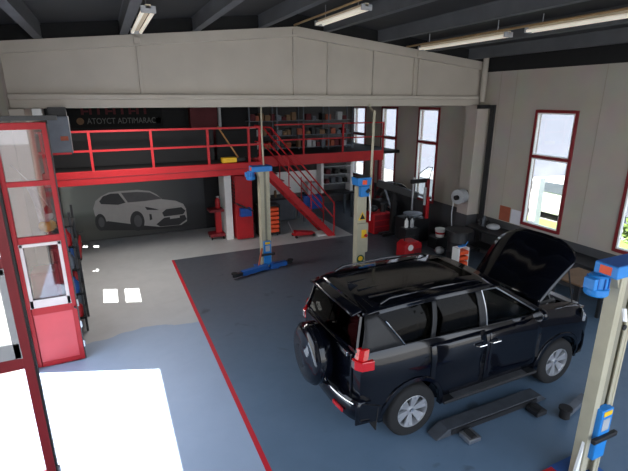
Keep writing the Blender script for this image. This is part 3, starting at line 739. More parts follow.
# tailgate
MB().box(CX-2.20,CY-.70,.72,CX-2.165,CY+.70,1.33).build('tailgate', 'paint', car, bevel=.02)
B(CX-2.215,CY-.62,1.26,CX-2.195,CY-.34,1.32).build('tailgate_garnish', 'chrome', car, bevel=.005)
bp = []
for i in range(13):
    u = -1+2*i/12; y = .93*u; x = -2.33+.14*abs(u)**4
    bp.append([W(x+.16,y,.46),W(x+.03,y,.47),W(x,y,.56),W(x+.0,y,.70),W(x+.03,y,.745),W(x+.16,y,.76)])
bpo = MB().grid(bp).build('rear_bumper', 'paint', car, solid=.02, angle=50)
MB().tube([W(-2.335+.14*abs(u)**4,.93*u,.72) for u in [-.92+1.84*i/14 for i in range(15)]],.010,6).build('bumper_strip', 'chrome', bpo)
B(CX-2.32,CY-.55,.735,CX-2.16,CY+.55,.752).build('bumper_step', 'trim', bpo)
for s in (-1,1):
    MB().bar(W(-2.315,s*.72,.56),W(-2.335,s*.5,.56),.02,.05).build('reflector', 'tailred', bpo)
    MB().prism([W(-2.22,s*.9,.42),W(-1.9,s*.93,.42),W(-1.86,s*.935,.62),W(-2.22,s*.9,.75)], (0,-s*.02,0)).build('bumper_corner', 'paint', bpo)
    # tail lamps: tall L shaped clusters
    x0 = -2.27
    tl = MB().prism([W(-2.20,s*.72,1.16),W(-2.20,s*.80,1.16),W(-2.14,s*.88,1.16),W(-1.99,s*.927,1.18),W(-1.99,s*.85,1.18),W(-2.1,s*.74,1.16)], (0,0,.13)).build('tail_lamp', 'tailred', car, bevel=.01)
    B(CX-2.208,CY+min(s*.73,s*.79),1.175,CX-2.2,CY+max(s*.73,s*.79),1.27).build('reverse_lens', 'taildark', tl)
    MB().prism([W(-2.18,s*.77,1.30),W(-2.165,s*.82,1.30),W(-2.12,s*.865,1.30),W(-2.06,s*.875,1.31),W(-2.08,s*.8,1.31)], (.03,-s*.02,.13)).build('upper_lens', 'tailred', tl)
    # headlamps
    hl = MB().prism([W(2.19,s*.50,1.06),W(2.13,s*.72,1.07),W(1.98,s*.90,1.09),W(1.86,s*.93,1.13),W(1.90,s*.86,1.20),W(2.06,s*.78,1.17),W(2.15,s*.5,1.11)], (0,0,-.13)).build('headlamp', 'lamp', car, bevel=.015)
    # mirrors
    mr = MB().sphere(W(.74,s*1.03,1.40),.1,8,(.75,1.0,.85)).build('wing_mirror', 'paint', car)
    MB().lathe([(.0001,0),(.085,0),(.085,.006),(.0001,.006)], W(.665,s*1.03,1.40), 'x', 20).build('mirror_glass', 'chrome', mr)
    MB().bar(W(.78,s*.86,1.33),W(.77,s*.98,1.36),.06,.03).build('mirror_arm', 'trim', mr)
# front end
fb = []
for i in range(13):
    u = -1+2*i/12; y = .90*u; x = 2.32-.30*abs(u)**3
    fb.append([W(x-.2,y,.40),W(x-.02,y,.42),W(x,y,.55),W(x-.01,y,.72),W(x-.06,y,.80),W(x-.14,y,.82)])
MB().grid(fb).build('front_bumper', 'paint', car, solid=.02, angle=50)
gr = B(CX+2.2,CY-.42,.78,CX+2.26,CY+.42,1.08).build('grille', 'chrome', car, bevel=.02)
mb = MB()
for i in range(6): mb.box(CX+2.255,CY-.38+i*.13,.8,CX+2.27,CY-.31+i*.13,1.06)
mb.build('grille_slots', 'black', gr)
# engine bay
eb = B(CX+1.3,CY-.32,.9,CX+1.85,CY+.30,1.16).build('engine_cover', 'trim', car, bevel=.04)
mb = MB()
for i in range(5): mb.bar(W(1.38+i*.1,-.25,1.17),W(1.38+i*.1,.22,1.17),.02,.02)
mb.build('cover_rib', 'steel', eb)
B(CX+1.5,CY+.4,.95,CX+1.8,CY+.62,1.18).build('battery', 'black', car, bevel=.01)
MB().tube([W(1.3,-.5,1.15),W(1.55,-.5,1.2),W(1.8,-.42,1.15),W(1.95,-.3,1.1)],.045,10).build('intake_hose', 'black', car)
B(CX+1.95,CY-.66,1.12,CX+2.1,CY+.66,1.17).build('radiator_panel', 'steel', car, bevel=.01)
MB().tube([W(1.25,-.66,1.22),W(1.7,-.45,1.2),W(2.0,-.15,1.18)],.012,6).build('brace_rod', 'steel', car)
MB().lathe([(.0001,0),(.1,0),(.1,.05),(.06,.08),(.0001,.08)], W(1.4,-.55,1.12), 'z', 20).build('strut_tower', 'steel', car)
# bonnet, raised about 45 degrees
def hood(mb, off, k0, k1, halfw):
    a = math.radians(46); org = Vector(W(1.10,0,1.32)); d = Vector((math.cos(a),0,math.sin(a))); nn = Vector((-math.sin(a),0,math.cos(a)))
    rows = []
    for i in range(13):
        t = i/12; r = []
        L = 1.13
        for j in range(15):
            u = -1+2*j/14
            w = halfw*(.93+.12*t) if t < .8 else halfw*(1.026-.35*(t-.8)**1.5*4)
            ln = L*t - .10*t*abs(u)**3 + .05*(1-u*u)*t
            cr = .035*(1-u**4)+.02*math.sin(PI*t)+(.018 if .30 < abs(u) < .75 else 0)
            r.append(org + d*ln + Vector((0,w*u,0)) + nn*(cr+off))
        rows.append(r)
    return mb.grid(rows)
hd = hood(MB(), 0, 0, 1, .74).build('bonnet', 'paint', car, solid=.02, angle=60)
hood(MB(), -.035, 0, 1, .66).build('bonnet_lining', 'hoodin', hd, solid=.015)
MB().cyl(W(1.95,-.66,1.16),W(1.72,-.62,1.92),.012,8).build('gas_strut', 'black', car)
MB().cyl(W(1.95,.66,1.16),W(1.72,.62,1.92),.012,8).build('gas_strut', 'black', car)
for s in (-1,1): MB().tube([W(1.12,s*.6,1.25),W(1.2,s*.6,1.34),W(1.17,s*.6,1.40)],.015,6).build('bonnet_hinge', 'trim', car)

# ------------------------------------------------------------------ low lift platform beside the car
lp = thing('lift_platform', 'low dark steel lift platform lying on the floor under the car sill', 'lift platform', (4.6,3.85,0))
MB().prism([(3.5,3.74,.02),(3.7,3.74,.13),(5.45,3.74,.13),(5.6,3.74,.02)], (0,.2,0)).build('deck', 'platform', lp, bevel=.006)
B(3.75,3.72,.05,5.35,3.74,.12).build('side_rail', 'trim', lp)
for x in (3.95,5.2):
    MB().cyl((x,3.52,.06),(x,3.68,.06),.06,16).build('roller', 'rubber', lp)
    MB().box(x-.1,3.50,.02,x+.1,3.70,.09).build('roller_bracket', 'steel' if x < 4 else 'trim', lp, bevel=.01)
ja = MB().bar((5.45,3.35,.07),(6.1,3.5,.07),.11,.08).build('arm', 'grey', l3, bevel=.008)
MB().bar((5.9,3.45,.09),(6.7,3.5,.09),.07,.05).build('arm_extension', 'grey', ja, bevel=.006)
MB().lathe([(.0001,0),(.07,0),(.07,.12),(.09,.13),(.09,.16),(.0001,.16)], (5.46,3.35,.03), 'z', 16).build('pad', 'rubber', ja)

# ================================================================== CAR MURAL under the mezzanine
mu = thing('car_poster', 'large dark poster of a white SUV on the wall under the mezzanine', 'poster', (.7,15.38,0))
def gradient_mat():
    m = bpy.data.materials.new('poster_background'); m.use_nodes = True; nt = m.node_tree; N = nt.nodes; L = nt.links; b = N['Principled BSDF']
    g = N.new('ShaderNodeNewGeometry'); s = N.new('ShaderNodeSeparateXYZ'); L.new(g.outputs['Position'], s.inputs[0])
    r = N.new('ShaderNodeMapRange'); r.inputs[1].default_value = -1.2; r.inputs[2].default_value = 2.4; L.new(s.outputs[0], r.inputs[0])
    a = N.new('ShaderNodeValToRGB'); a.color_ramp.elements[0].color = (*lin((120,122,114)),1); a.color_ramp.elements[1].color = (*lin((40,42,46)),1)
    L.new(r.outputs[0], a.inputs[0])
    z = N.new('ShaderNodeValToRGB'); L.new(s.outputs[2], z.inputs[0])
    z.color_ramp.elements[0].position = .0; z.color_ramp.elements[0].color = (.5,.47,.44,1); z.color_ramp.elements[1].position = 1.; z.color_ramp.elements[1].color = (1,1,1,1)
    e = z.color_ramp.elements.new(.45); e.color = (.42,.39,.36,1); e = z.color_ramp.elements.new(.85); e.color = (.6,.61,.6,1)
    n = N.new('ShaderNodeTexNoise'); n.inputs['Scale'].default_value = 1.3; L.new(g.outputs['Position'], n.inputs['Vector'])
    mx = N.new('ShaderNodeMix'); mx.data_type = 'RGBA'; mx.blend_type = 'MULTIPLY'; mx.inputs[0].default_value = 1
    L.new(a.outputs[0], mx.inputs[6]); L.new(z.outputs[0], mx.inputs[7]); L.new(mx.outputs[2], b.inputs['Base Color']); b.inputs['Roughness'].default_value = .5
    return m
M['poster'] = gradient_mat()
B(XL+.05,15.39,.02,2.9,15.415,2.25).build('banner', 'poster', mu)
def flat(name, pts, y, m, parent): return MB().prism([(a,y,b) for a, b in pts], (0,.002,0)).build(name, m, parent)
M['pwhite'] = mat('poster_car_white', (165,160,155), .6, var=.04); M['plight'] = mat('poster_car_light', (172,167,162), .6, var=.03)
M['pdark'] = mat('poster_car_dark', (26,25,25), .5, var=.1); M['pshadow'] = mat('poster_shadow', (30,28,27), .6, var=.1)
M['pgrey'] = mat('poster_car_grey', (78,76,76), .6, var=.1)
flat('printed_shadow', [(-0.61,0.54), (-0.47,0.33), (0.79,0.19), (1.96,0.13), (2.49,0.18), (2.11,0.32), (-0.26,0.62)], 15.387, 'pshadow', mu)
flat('printed_car_body', [(-0.60,1.07), (-0.51,1.30), (-0.33,1.44), (-0.10,1.54), (0.21,1.56), (0.76,1.56), (1.13,1.49), (1.33,1.36), (1.50,1.18), (1.92,1.09), (2.16,0.96), (2.24,0.78), (2.25,0.51), (2.24,0.34), (2.04,0.23), (1.34,0.24), (0.87,0.34), (0.43,0.43), (-0.21,0.60), (-0.48,0.65), (-0.58,0.85)], 15.384, 'pwhite', mu)
flat('printed_side_windows', [(-0.40,1.28), (-0.28,1.43), (-0.05,1.50), (0.18,1.49), (0.36,1.17), (0.13,1.12), (-0.36,1.19)], 15.381, 'pdark', mu)
flat('printed_windscreen', [(0.26,1.50), (0.75,1.49), (1.13,1.44), (1.50,1.20), (0.95,1.17), (0.43,1.17)], 15.381, 'pgrey', mu)
flat('printed_bonnet', [(0.42,1.14), (1.49,1.17), (1.92,1.08), (2.13,0.93), (1.46,0.86), (0.99,0.97)], 15.381, 'plight', mu)
flat('printed_grille', [(1.45,0.72), (1.59,0.83), (2.09,0.85), (2.22,0.72), (2.13,0.60), (1.50,0.58)], 15.381, 'pdark', mu)
flat('printed_bumper', [(1.23,0.34), (1.50,0.54), (2.18,0.57), (2.24,0.41), (1.97,0.24), (1.35,0.25)], 15.381, 'pdark', mu)
flat('printed_headlamp', [(0.93,0.98), (1.25,0.88), (1.37,0.82), (0.98,0.87)], 15.379, 'pdark', mu)
flat('printed_plate', [(1.68,0.56), (2.01,0.56), (2.01,0.49), (1.69,0.48)], 15.378, 'plight', mu)
flat('printed_sill', [(-0.24,0.62), (0.46,0.44), (0.41,0.37), (-0.28,0.50)], 15.381, 'pdark', mu)
flat('printed_foglamp', [(1.04,0.72), (1.11,0.71), (1.12,0.53), (1.04,0.50)], 15.381, 'pdark', mu)
for cx, cz, rx, rz in ((.65,.52,.22,.34),(-.44,.60,.16,.28)):
    flat('printed_wheel', [(cx+rx*math.cos(2*PI*i/24), cz+rz*math.sin(2*PI*i/24)) for i in range(24)], 15.380, 'pdark', mu)
    flat('printed_rim', [(cx+.02+.55*rx*math.cos(2*PI*i/20), cz+.6*rz*math.sin(2*PI*i/20)) for i in range(20)], 15.378, 'pgrey', mu)

# ================================================================== THINGS UNDER THE MEZZANINE
# red roll cart with a deep tray
t = thing('tool_trolley', 'red rolling stand with a flat tray beside the tall red cabinet', 'trolley', (3.0,14.1,0))
B(2.74,13.85,.92,3.2,14.3,1.0).build('tray', 'reddk', t, bevel=.01)
B(2.95,14.0,.2,3.13,14.15,.92).build('column', 'red', t, bevel=.01)
B(2.72,13.85,.1,3.2,14.3,.2).build('base', 'reddk', t, bevel=.01)
for x in (2.77,3.15):
    for y in (13.9,14.25): MB().cyl((x-.02,y,.05),(x+.02,y,.05),.05,12).build('castor', 'rubber', t)
t = thing('fire_extinguisher', 'red fire extinguisher standing on the tray of the rolling stand', 'extinguisher', (3.06,14.1,1.0))
MB().lathe([(.0001,0),(.07,0),(.075,.03),(.075,.26),(.04,.33),(.02,.35),(.0001,.35)], (3.06,14.1,1.0), 'z', 16).build('cylinder', 'red', t)
MB().box(3.02,14.08,1.35,3.12,14.12,1.39).tube([(3.06,14.05,1.36),(3.14,14.03,1.3),(3.14,14.03,1.12)],.012,6).build('valve', 'ltgrey', t)
tag(B(3.22,13.72,0,3.44,14.5,2.2).build('white_locker', 'white', bevel=.01), 'white locker side standing left of the tall red cabinet', 'locker')
t = thing('tool_cabinet', 'tall red cabinet with a blue bin on its front under the mezzanine', 'cabinet', (3.8,13.8,0))
B(3.5,13.5,.04,4.05,14.2,2.1).build('body', 'red', t, bevel=.015)
B(3.56,13.485,1.1,4.0,13.5,2.04).build('door', 'red', t, bevel=.005)
B(3.56,13.485,.1,4.0,13.5,.78).build('door', 'red', t, bevel=.005)
B(3.6,13.3,.82,3.95,13.5,1.08).build('bin', 'bluebag', t, bevel=.01)
MB().prism([(3.5,13.3,1.22),(4.02,13.3,.95),(4.02,13.3,.99),(3.5,13.3,1.26)], (0,.2,0)).build('flap', 'black', t)
mb = MB()
for i in range(7):
    for j in range(2): mb.box(3.49,13.55+j*.25,1.2+i*.11,3.5,13.7+j*.25,1.26+i*.11)
mb.build('side_slots', 'black', t)
# orange drawers unit behind the front lift post
t = thing('drawer_rack', 'black rack of orange storage bins behind the front left lift post', 'storage rack', (4.6,13.75,0))
MB().box(4.25,13.5,.05,4.29,13.95,1.05).box(4.93,13.5,.05,4.97,13.95,1.05).box(4.25,13.5,1.02,4.97,13.95,1.06).box(4.25,13.5,.05,4.97,13.95,.1).build('frame', 'black', t)
for i in range(6):
    B(4.3,13.46,.14+i*.145,4.92,13.9,.24+i*.145).build('bin', 'orange', t, bevel=.012)
for x in (4.3,4.9): MB().cyl((x,13.6,0),(x,13.6,.06),.03,8).build('foot', 'black', t)
# workbench with white back board and shelf frame
t = thing('workbench', 'long workbench with white back board under the mezzanine', 'workbench', (6.3,15.1,0))
B(5.0,14.7,.92,8.5,15.4,.99).build('worktop', 'trim', t, bevel=.01)
for x in (5.06,6.4,8.4):
    for y in (14.75,15.35): B(x-.04,y-.04,0,x+.04,y+.04,.92).build('leg', 'grey', t)
B(5.0,15.4,.99,7.2,15.45,1.8).build('back_board', 'white', t)
B(5.2,14.9,.1,6.1,15.4,.9).build('cupboard', 'grey', t, bevel=.01)
t = thing('shelf_frame', 'white metal shelf frame at the right end of the workbench', 'shelf', (7.9,15.1,1))
for x in (7.2,8.45): B(x-.05,14.9,.99,x+.05,15.3,2.1).build('upright', 'white', t)
for z in (1.3,1.65,1.95): B(7.25,14.92,z,8.4,15.28,z+.03).build('shelf_board', 'ltgrey', t)
for i, (x, z) in enumerate(((7.35,1.331),(7.6,1.331),(7.9,1.331),(7.4,1.681),(7.75,1.681),(8.1,1.681),(8.15,1.331))):
    tag(B(x,14.95,z,x+random.uniform(.12,.22),15.2,z+random.uniform(.1,.22)).build('storage_box', random.choice(['black','grey','signred','paper'])), 'small storage box on the white shelf frame', 'box', 'boxes on the white shelf frame')
tag(B(6.55,14.8,.99,6.95,15.1,1.45).build('metal_box', 'ltgrey', bevel=.01), 'grey metal box standing on the workbench', 'box')
for i in range(4):
    tag(MB().lathe([(.0001,0),(.05,0),(.05,.2),(.03,.25),(.0001,.25)], (5.1+i*.24,14.95,.99), 'z', 12).build('bottle', ['white','cardboard','grey','white'][i]), ['white bottle at the left end of the workbench','brown bottle on the workbench','grey bottle on the workbench between brown and white ones','white bottle on the workbench right of the grey one'][i], 'bottle')
rows = [[(6.3+.75*u, 14.9-.26*min(1,t*2.2)+.012*math.sin(14*u+3*t), 1.0-max(0,t-.4)*.85) for u in [i/10 for i in range(11)]] for t in (0,.2,.42,.5,.65,.8,1)]
tag(MB().grid(rows).build('blue_sheet', 'bluebag', solid=.006), 'blue sheet draped over the front edge of the workbench behind the stairs', 'sheet')
# floor jack under the stairs
t = thing('floor_jack', 'red trolley jack on the floor under the stairs', 'jack', (5.6,13.05,0))
MB().prism([(5.25,12.95,.08),(6.0,12.95,.05),(6.0,12.95,.12),(5.35,12.95,.22)], (0,.28,0)).build('body', 'red', t, bevel=.01)
MB().cyl((5.28,13.1,.15),(5.1,13.1,.55),.018,8).build('handle', 'steel', t)
for x in (5.32,5.95):
    for y in (12.93,13.25): MB().cyl((x,y-.02,.05),(x,y+.02,.05),.05,12).build('wheel', 'rubber', t)
tag(B(6.05,12.82,0.0,6.45,13.3,.05).build('white_pan', 'white', bevel=.01), 'shallow white pan at the foot of the stairs', 'pan')

# ================================================================== RIGHT REAR WORKSHOP AREA
t = thing('red_cabinet', 'low red cabinet loaded with black parts by the mezzanine column', 'cabinet', (8.15,12.5,0))
B(7.8,12.2,.03,8.5,12.8,.72).build('body', 'red', t, bevel=.02)
for z in (.08,.29,.50): B(7.84,12.185,z,8.46,12.2,z+.18).build('drawer', 'reddk', t, bevel=.004)
tag(MB().sphere((7.98,12.5,.84),.14,6,(1,.9,.8)).build('metal_part', 'trim'), 'black rounded part on the left of the low red cabinet', 'part')
tag(MB().cyl((8.3,12.45,.72),(8.3,12.45,.98),.1,12).build('metal_part', 'black'), 'black cylinder on the right of the low red cabinet', 'part')
# tyre changer
t = thing('tyre_changer', 'black and red tyre changing machine by the rear window', 'tyre changer', (8.75,11.3,0))
B(8.3,10.95,0,9.1,11.7,.75).build('cabinet', 'trim', t, bevel=.03)
MB().lathe([(.0001,.75),(.12,.75),(.12,.85),(.3,.86),(.3,.9),(.0001,.9)], (8.65,11.25,0), 'z', 24).build('turntable', 'grey', t)
B(9.08,11.18,.0,9.2,11.3,1.95).build('column', 'reddk', t, bevel=.02)
B(8.5,11.2,1.85,9.2,11.3,1.98).build('arm', 'black', t, bevel=.02)
MB().cyl((8.6,11.25,1.0),(8.6,11.25,2.05),.035,12).build('tool_shaft', 'steel', t)
MB().cyl((8.85,10.97,1.2),(8.85,10.97,1.75),.045,12).build('air_cylinder', 'ltgrey', t)
MB().tube([(9.15,11.2,1.95),(9.1,11.0,2.35),(8.85,10.9,2.4),(8.6,11.0,2.2),(8.55,11.0,1.5)],.012,6).build('air_hose', 'black', t)
B(8.92,10.92,.75,9.02,11.0,1.45).build('assist_tower', 'red', t, bevel=.02)
# wheel balancer with big dark hood
t = thing('wheel_balancer', 'dark wheel balancer with raised curved hood by the rear windows', 'wheel balancer', (8.9,13.1,0))
B(8.5,12.85,0,9.2,13.5,.95).build('cabinet', 'trim', t, bevel=.04)
rows = []
for i in range(13):
    a = math.radians(20+i*12); rows.append([(8.55+.5*math.cos(a)*.0+u*.0+.62*math.cos(a)*-1+.3, 12.55+u, 1.0+.62*math.sin(a)) for u in (0,.12,.25,.37)])
MB().grid(rows).build('wheel_hood', 'black', t, solid=.03)
B(8.85,13.3,.95,9.25,13.4,1.55).build('display_post', 'black', t, bevel=.01)
MB().cyl((8.8,12.85,.75),(8.8,12.45,.75),.03,10).build('shaft', 'steel', t)
# big dark arm bridging the two machines
t = thing('shop_crane', 'black folding shop crane with sloping boom in front of the rear windows', 'crane', (8.2,11.9,0))
MB().bar((7.95,12.3,1.75),(8.75,11.2,1.45),.16,.22).build('boom', 'black', t, bevel=.02)
MB().bar((8.3,11.85,.1),(8.3,11.85,1.6),.14,.14).build('mast', 'black', t, bevel=.01)
MB().box(7.9,11.75,.05,8.45,11.85,.14).box(7.9,11.95,.05,8.45,12.05,.14).build('base_leg', 'black', t, bevel=.01)
MB().cyl((8.3,11.85,.8),(8.1,12.1,1.6),.035,10).build('ram', 'grey', t)
# red compressor box
t = thing('red_generator', 'small red machine box with a handle behind the car roof', 'machine', (7.6,10.0,0))
MB().prism([(7.3,9.75,.02),(7.9,9.75,.02),(7.9,9.75,.42),(7.78,9.75,.5),(7.42,9.75,.5),(7.3,9.75,.40)], (0,.42,0)).build('body', 'red', t, bevel=.03)
MB().lathe([(.0001,0),(.09,0),(.09,.006),(.0001,.006)], (7.5,9.742,.34), 'y', 16).build('badge', 'white', t)
MB().tube([(7.42,9.95,.5),(7.42,9.95,.62),(7.78,9.95,.62),(7.78,9.95,.5)],.015,8).build('handle', 'black', t)
MB().box(7.62,9.735,.08,7.85,9.75,.3).build('vent_grille', 'reddk', t)
for i, (x, y, h, mt, lb) in enumerate(((8.05,10.75,.95,'white','white spray bottle left of the pair by the tyre changer'),(8.22,10.7,.9,'ltgrey','pale grey bottle right of the white spray bottle'))):
    tt = thing('spray_bottle', lb, 'bottle', (x,y,.62))
    MB().lathe([(.0001,0),(.055,0),(.06,.03),(.06,.2),(.02,.27),(.02,.3),(.0001,.3)], (x,y,.62), 'z', 14).build('bottle_body', mt, tt)
    MB().box(x-.06,y-.015,.92,x+.03,y+.015,.96).build('trigger', 'black', tt)
tag(B(7.9,10.55,.0,8.4,10.9,.62).build('stand_box', 'trim', bevel=.02), 'dark box holding the two spray bottles', 'box')
t = thing('bucket', 'white and red bucket on the floor in front of the grey wall', 'bucket', (8.95,10.25,.35))
MB().lathe([(.0001,0),(.12,0),(.16,.26),(.15,.26),(.115,.02),(.0001,.02)], (8.95,10.25,.35), 'z', 20).build('pail', 'white', t)
MB().lathe([(.138,.1),(.146,.16),(.141,.16),(.133,.1)], (8.95,10.25,.35), 'z', 20, closed=True).build('red_band', 'red', t)
tag(B(8.7,10.1,0,9.2,10.5,.35).build('low_stand', 'trim', bevel=.01), 'low black stand under the white bucket', 'stand')
tag(MB().sphere((8.55,9.75,.12),.13,6,(1.2,1,.9)).build('rag', 'ltgrey'), 'crumpled pale rag on the floor right of the red machine', 'rag')
# oil drum
t = thing('oil_drum', 'dark grey oil drum standing next to the pillar', 'drum', (8.66,9.15,0))
MB().lathe([(.0001,0),(.29,0),(.29,.28),(.3,.3),(.29,.32),(.29,.56),(.3,.58),(.29,.6),(.29,.86),(.0001,.86)], (8.66,9.15,0), 'z', 28).build('drum_body', 'trim', t)
MB().lathe([(.0001,.865),(.38,.865),(.38,.9),(.0001,.9)], (8.66,9.15,0), 'z', 28).build('funnel_tray', 'black', t)
# hose reel on the pillar
t = thing('hose_reel', 'round grey hose reel mounted on the pillar', 'hose reel', (9.2,9.82,1.5))
MB().cyl((9.02,9.72,1.68),(9.26,9.80,1.68),.21,24).build('reel_drum', 'ltgrey', t)
MB().box(9.24,9.72,1.52,9.38,9.9,1.84).build('wall_bracket', 'trim', t)
MB().cyl((8.94,9.72,1.66),(9.02,9.73,1.66),.07,14).build('hub', 'black', t)
MB().tube([(9.0,9.85,1.55),(8.98,9.86,1.2),(9.0,9.86,.95),(9.04,9.86,.7)],.015,8).build('hose', 'ltgrey', t)
MB().cyl((9.04,9.86,.72),(9.05,9.86,.45),.03,8).build('nozzle', 'white', t)
# orange slotted rack
t = thing('bin_rack', 'small white rack with orange strips behind the car bonnet', 'rack', (7.75,7.9,0))
MB().box(7.62,7.98,.3,7.65,8.2,.82).box(7.92,7.98,.3,7.95,8.2,.82).box(7.62,8.2,.3,7.95,8.22,.82).build('frame', 'white', t)
for i in range(3): B(7.65,7.96,.36+i*.15,7.92,8.18,.45+i*.15).build('orange_tray', 'orange', t, bevel=.01)
for x in (7.64,7.93): MB().cyl((x,8.08,0),(x,8.08,.3),.02,8).build('leg', 'black', t)
tag(MB().bar((7.7,8.1,.845),(7.88,8.06,.87),.08,.03).tube([(7.88,8.06,.87),(7.93,8.03,.97)],.012,6).build('spray_gun', 'blue'), 'blue air gun lying on the small white rack', 'tool')
# wall bench along the right wall
t = thing('wall_bench', 'dark wall bench with a brown board top along the right wall', 'bench', (9.45,7.3,0))
B(9.1,5.0,.86,9.8,9.4,.92).build('bench_top', 'trim', t, bevel=.006)
for y in (5.1,6.5,8.0,9.3): B(9.12,y-.03,0,9.18,y+.03,.86).build('leg', 'trim', t)
B(9.3,5.0,.3,9.78,9.4,.34).build('lower_shelf', 'trim', t)
t = thing('worktable', 'low table with a brown board top by the front of the car', 'table', (8.3,5.2,0))
B(8.05,5.1,.86,8.95,5.8,.9).build('table_top', 'cardboard', t, bevel=.005)
for x in (8.12,8.88):
    for y in (5.18,5.72): B(x-.03,y-.03,0,x+.03,y+.03,.86).build('leg', 'trim', t)
tag(B(XR-.012,8.5,1.14,XR-.002,8.86,1.55).build('brown_notice', 'notice'), 'reddish brown notice taped to the right wall beside the window', 'notice')
tag(B(XR-.012,8.14,1.14,XR-.002,8.46,1.52).build('white_paper', 'paper'), 'white paper sheet on the wall between the brown notice and window', 'paper')
tag(MB().sphere((9.45,8.7,1.0),.13,8,(1.5,1.3,.65)).build('cleaning_cloth', 'ltgrey'), 'pale crumpled cloth on the wall bench near the pillar', 'cloth')
for i, (y, h, c) in enumerate(((9.1,.3,'grey'),(8.95,.22,'black'),(9.25,.18,'trim'))):
    tag(MB().lathe([(.0001,0),(.06,0),(.06,h*.7),(.025,h*.85),(.025,h),(.0001,h)], (9.5,y,.92), 'z', 12).build('can', c), ['tall grey can on the wall bench by the pillar','black can on the wall bench between two others','short dark can at the far end of the wall bench'][i], 'can')
tag(MB().sphere((9.6,7.3,1.02),.14,7,(1.0,2.2,.75)).build('black_bag', 'black'), 'black bag lying on the wall bench below the window', 'bag')
tag(MB().sphere((9.62,6.8,.98),.1,7,(1.0,1.5,.7)).build('black_gloves', 'trim'), 'bunched dark gloves beside the black bag under the window', 'gloves')

# ================================================================== LEFT WALL CLUTTER
t = thing('display_stand', 'black stand of coloured bottles and cloths behind the folding door', 'stand', (-1.05,9.3,0))
MB().box(-1.2,9.0,0,-1.16,9.04,2.4).box(-1.2,9.66,0,-1.16,9.7,2.4).box(-.78,9.0,0,-.74,9.04,2.4).box(-.78,9.66,0,-.74,9.7,2.4).build('frame', 'black', t)
for z in (.3,.8,1.3,1.75,2.15): B(-1.2,9.0,z-.03,-.74,9.7,z).build('shelf_board', 'blackm', t)
B(-1.16,9.68,.3,-.78,9.69,2.1).build('back_sheet', 'blackm', t)
cl = ['red','white','bluedk','black','red','grey','white','bluedk']; k = 0
for z in (.3,.8,1.3,1.75):
    for y in (9.12,9.5):
        c = cl[(k*5+k//3) % 8]; k += 1
        cn = {'red':'red','white':'white','bluedk':'blue','black':'black','grey':'grey'}[c]; rn = {.3:'lowest',.8:'second lowest',1.3:'second highest',1.75:'highest'}[z]
        tag(MB().lathe([(.0001,0),(.08,0),(.085,.04),(.085,.2),(.03,.28),(.03,.32),(.0001,.32)], (-.87,y,z), 'z', 14).build('bottle', c), '%s bottle on the %s shelf of the black stand behind the door' % (cn, rn), 'bottle', '%s bottles on the %s stand shelf' % (cn, rn))
t = thing('soft_toy', 'yellow and white soft toy with a red hat hanging behind the door glass', 'toy', (-.95,8.8,2.15))
MB().sphere((-1.10,8.8,2.24),.12,8,(1.2,1,.9)).build('toy_body', 'yellow', t)
MB().sphere((-1.06,8.8,2.42),.08,8).build('toy_head', 'white', t)
MB().lathe([(.08,0),(.07,.05),(.0001,.14)], (-1.06,8.8,2.47), 'z', 14).build('toy_hat', 'red', t)
MB().tube([(-1.04,8.8,2.6),(-1.25,8.9,3.0),(-1.5,9.0,3.3)],.006,6).build('string', 'white', t)
t = thing('cloth_bundle', 'white translucent sheet hanging on a hook behind the door glass', 'sheet', (-1.2,8.85,2.4))
rows = []
for i in range(8):
    q = i/7; rows.append([(-1.3+.28*q*.4+.14*u+.02*math.sin(9*u+4*q), 8.75+.04*math.sin(12*u), 2.95-.62*q) for u in (0,.2,.4,.6,.8,1)])
MB().grid(rows).build('sheet', 'paper', t, solid=.006)
t = thing('vending_box', 'red metal box on legs standing behind the folding door', 'box', (-1.23,8.5,0))
B(-1.42,8.3,.75,-1.05,8.75,1.55).build('body', 'red', t, bevel=.02)
for x in (-1.39,-1.08):
    for y in (8.34,8.71): B(x-.02,y-.02,0,x+.02,y+.02,.75).build('leg', 'black', t)
t = thing('scooter', 'small black and red motor scooter parked by the left wall', 'scooter', (-1.0,13.0,0))
for y in (12.45,13.55): MB().lathe([(.12,-.05),(.2,-.055),(.23,0),(.2,.055),(.12,.05)], (-1.05,y,.23), 'x', 24, closed=True).build('wheel', 'rubber', t)
MB().prism([(-1.15,13.2,.3),(-1.15,12.75,.28),(-1.15,12.65,.7),(-1.15,13.2,.78),(-1.15,13.7,.72),(-1.15,13.6,.45)], (.2,0,0)).build('rear_body', 'red', t, bevel=.04)
MB().prism([(-1.12,12.75,.7),(-1.12,13.65,.78),(-1.12,13.65,.86),(-1.12,12.8,.8)], (.15,0,0)).build('seat', 'black', t, bevel=.03)
MB().prism([(-1.15,12.55,.35),(-1.15,12.35,.45),(-1.15,12.5,1.0),(-1.15,12.6,1.0)], (.2,0,0)).build('front_shield', 'black', t, bevel=.02)
MB().tube([(-1.05,12.45,.25),(-1.05,12.55,1.02)],.025,8).build('fork', 'steel', t)
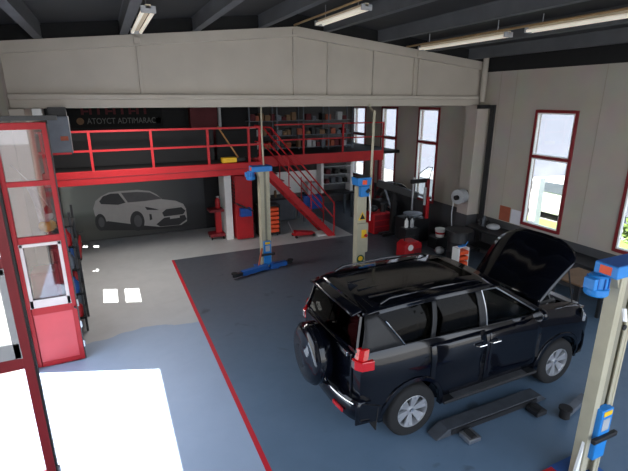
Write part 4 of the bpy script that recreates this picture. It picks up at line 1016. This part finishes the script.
MB().tube([(-1.3,12.62,1.08),(-1.05,12.54,1.05),(-.8,12.62,1.08)],.018,8).build('handlebar', 'black', t)

# ================================================================== LIGHT
w = bpy.data.worlds.new('world'); bpy.context.scene.world = w; w.use_nodes = True
nt = w.node_tree; bg = nt.nodes['Background']
tc = nt.nodes.new('ShaderNodeTexCoord'); sx = nt.nodes.new('ShaderNodeSeparateXYZ'); rp = nt.nodes.new('ShaderNodeValToRGB')
nt.links.new(tc.outputs['Generated'], sx.inputs[0]); nt.links.new(sx.outputs[2], rp.inputs[0]); nt.links.new(rp.outputs[0], bg.inputs[0])
rp.color_ramp.elements[0].color = (.85,.88,.92,1); rp.color_ramp.elements[1].color = (.42,.58,.85,1); bg.inputs[1].default_value = 2.5
sl = bpy.data.lights.new('sun', 'SUN'); so = bpy.data.objects.new('sun', sl); C.objects.link(so)
sl.energy = 18.0; sl.angle = math.radians(.53); sl.color = (1,.97,.92)
dv = Vector((1,-.39,-math.tan(math.radians(63.6))*math.hypot(1,.39)))
so.rotation_euler = dv.to_track_quat('-Z', 'Y').to_euler(); so.location = (-8,12,15)

al = bpy.data.lights.new('rear_bay_fill', 'AREA'); ao = bpy.data.objects.new('rear_bay_fill', al); C.objects.link(ao)  # unseen fill light added to brighten the back-left floor, not a workshop fitting
al.shape = 'RECTANGLE'; al.size = 1.6; al.size_y = .8; al.energy = 70; al.color = (1,.97,.93); ao.location = (.3,11.2,4.16)
# ================================================================== CAMERA
cd = bpy.data.cameras.new('camera'); co = bpy.data.objects.new('camera', cd); C.objects.link(co)
cd.sensor_width = 36; cd.lens = 446/628*36; cd.clip_start = .05; cd.clip_end = 300
co.location = (0,0,4.35); co.rotation_euler = (math.radians(90-16.9), 0, math.radians(-24.7))
sc_ = bpy.context.scene; sc_.camera = co
sc_.view_settings.view_transform = 'Standard'; sc_.view_settings.look = 'None'; sc_.view_settings.exposure = .8
sc_.cycles.max_bounces = 8; sc_.cycles.diffuse_bounces = 5; sc_.cycles.transparent_max_bounces = 12
sc_.cycles.sample_clamp_indirect = 4.0; sc_.cycles.use_denoising = True
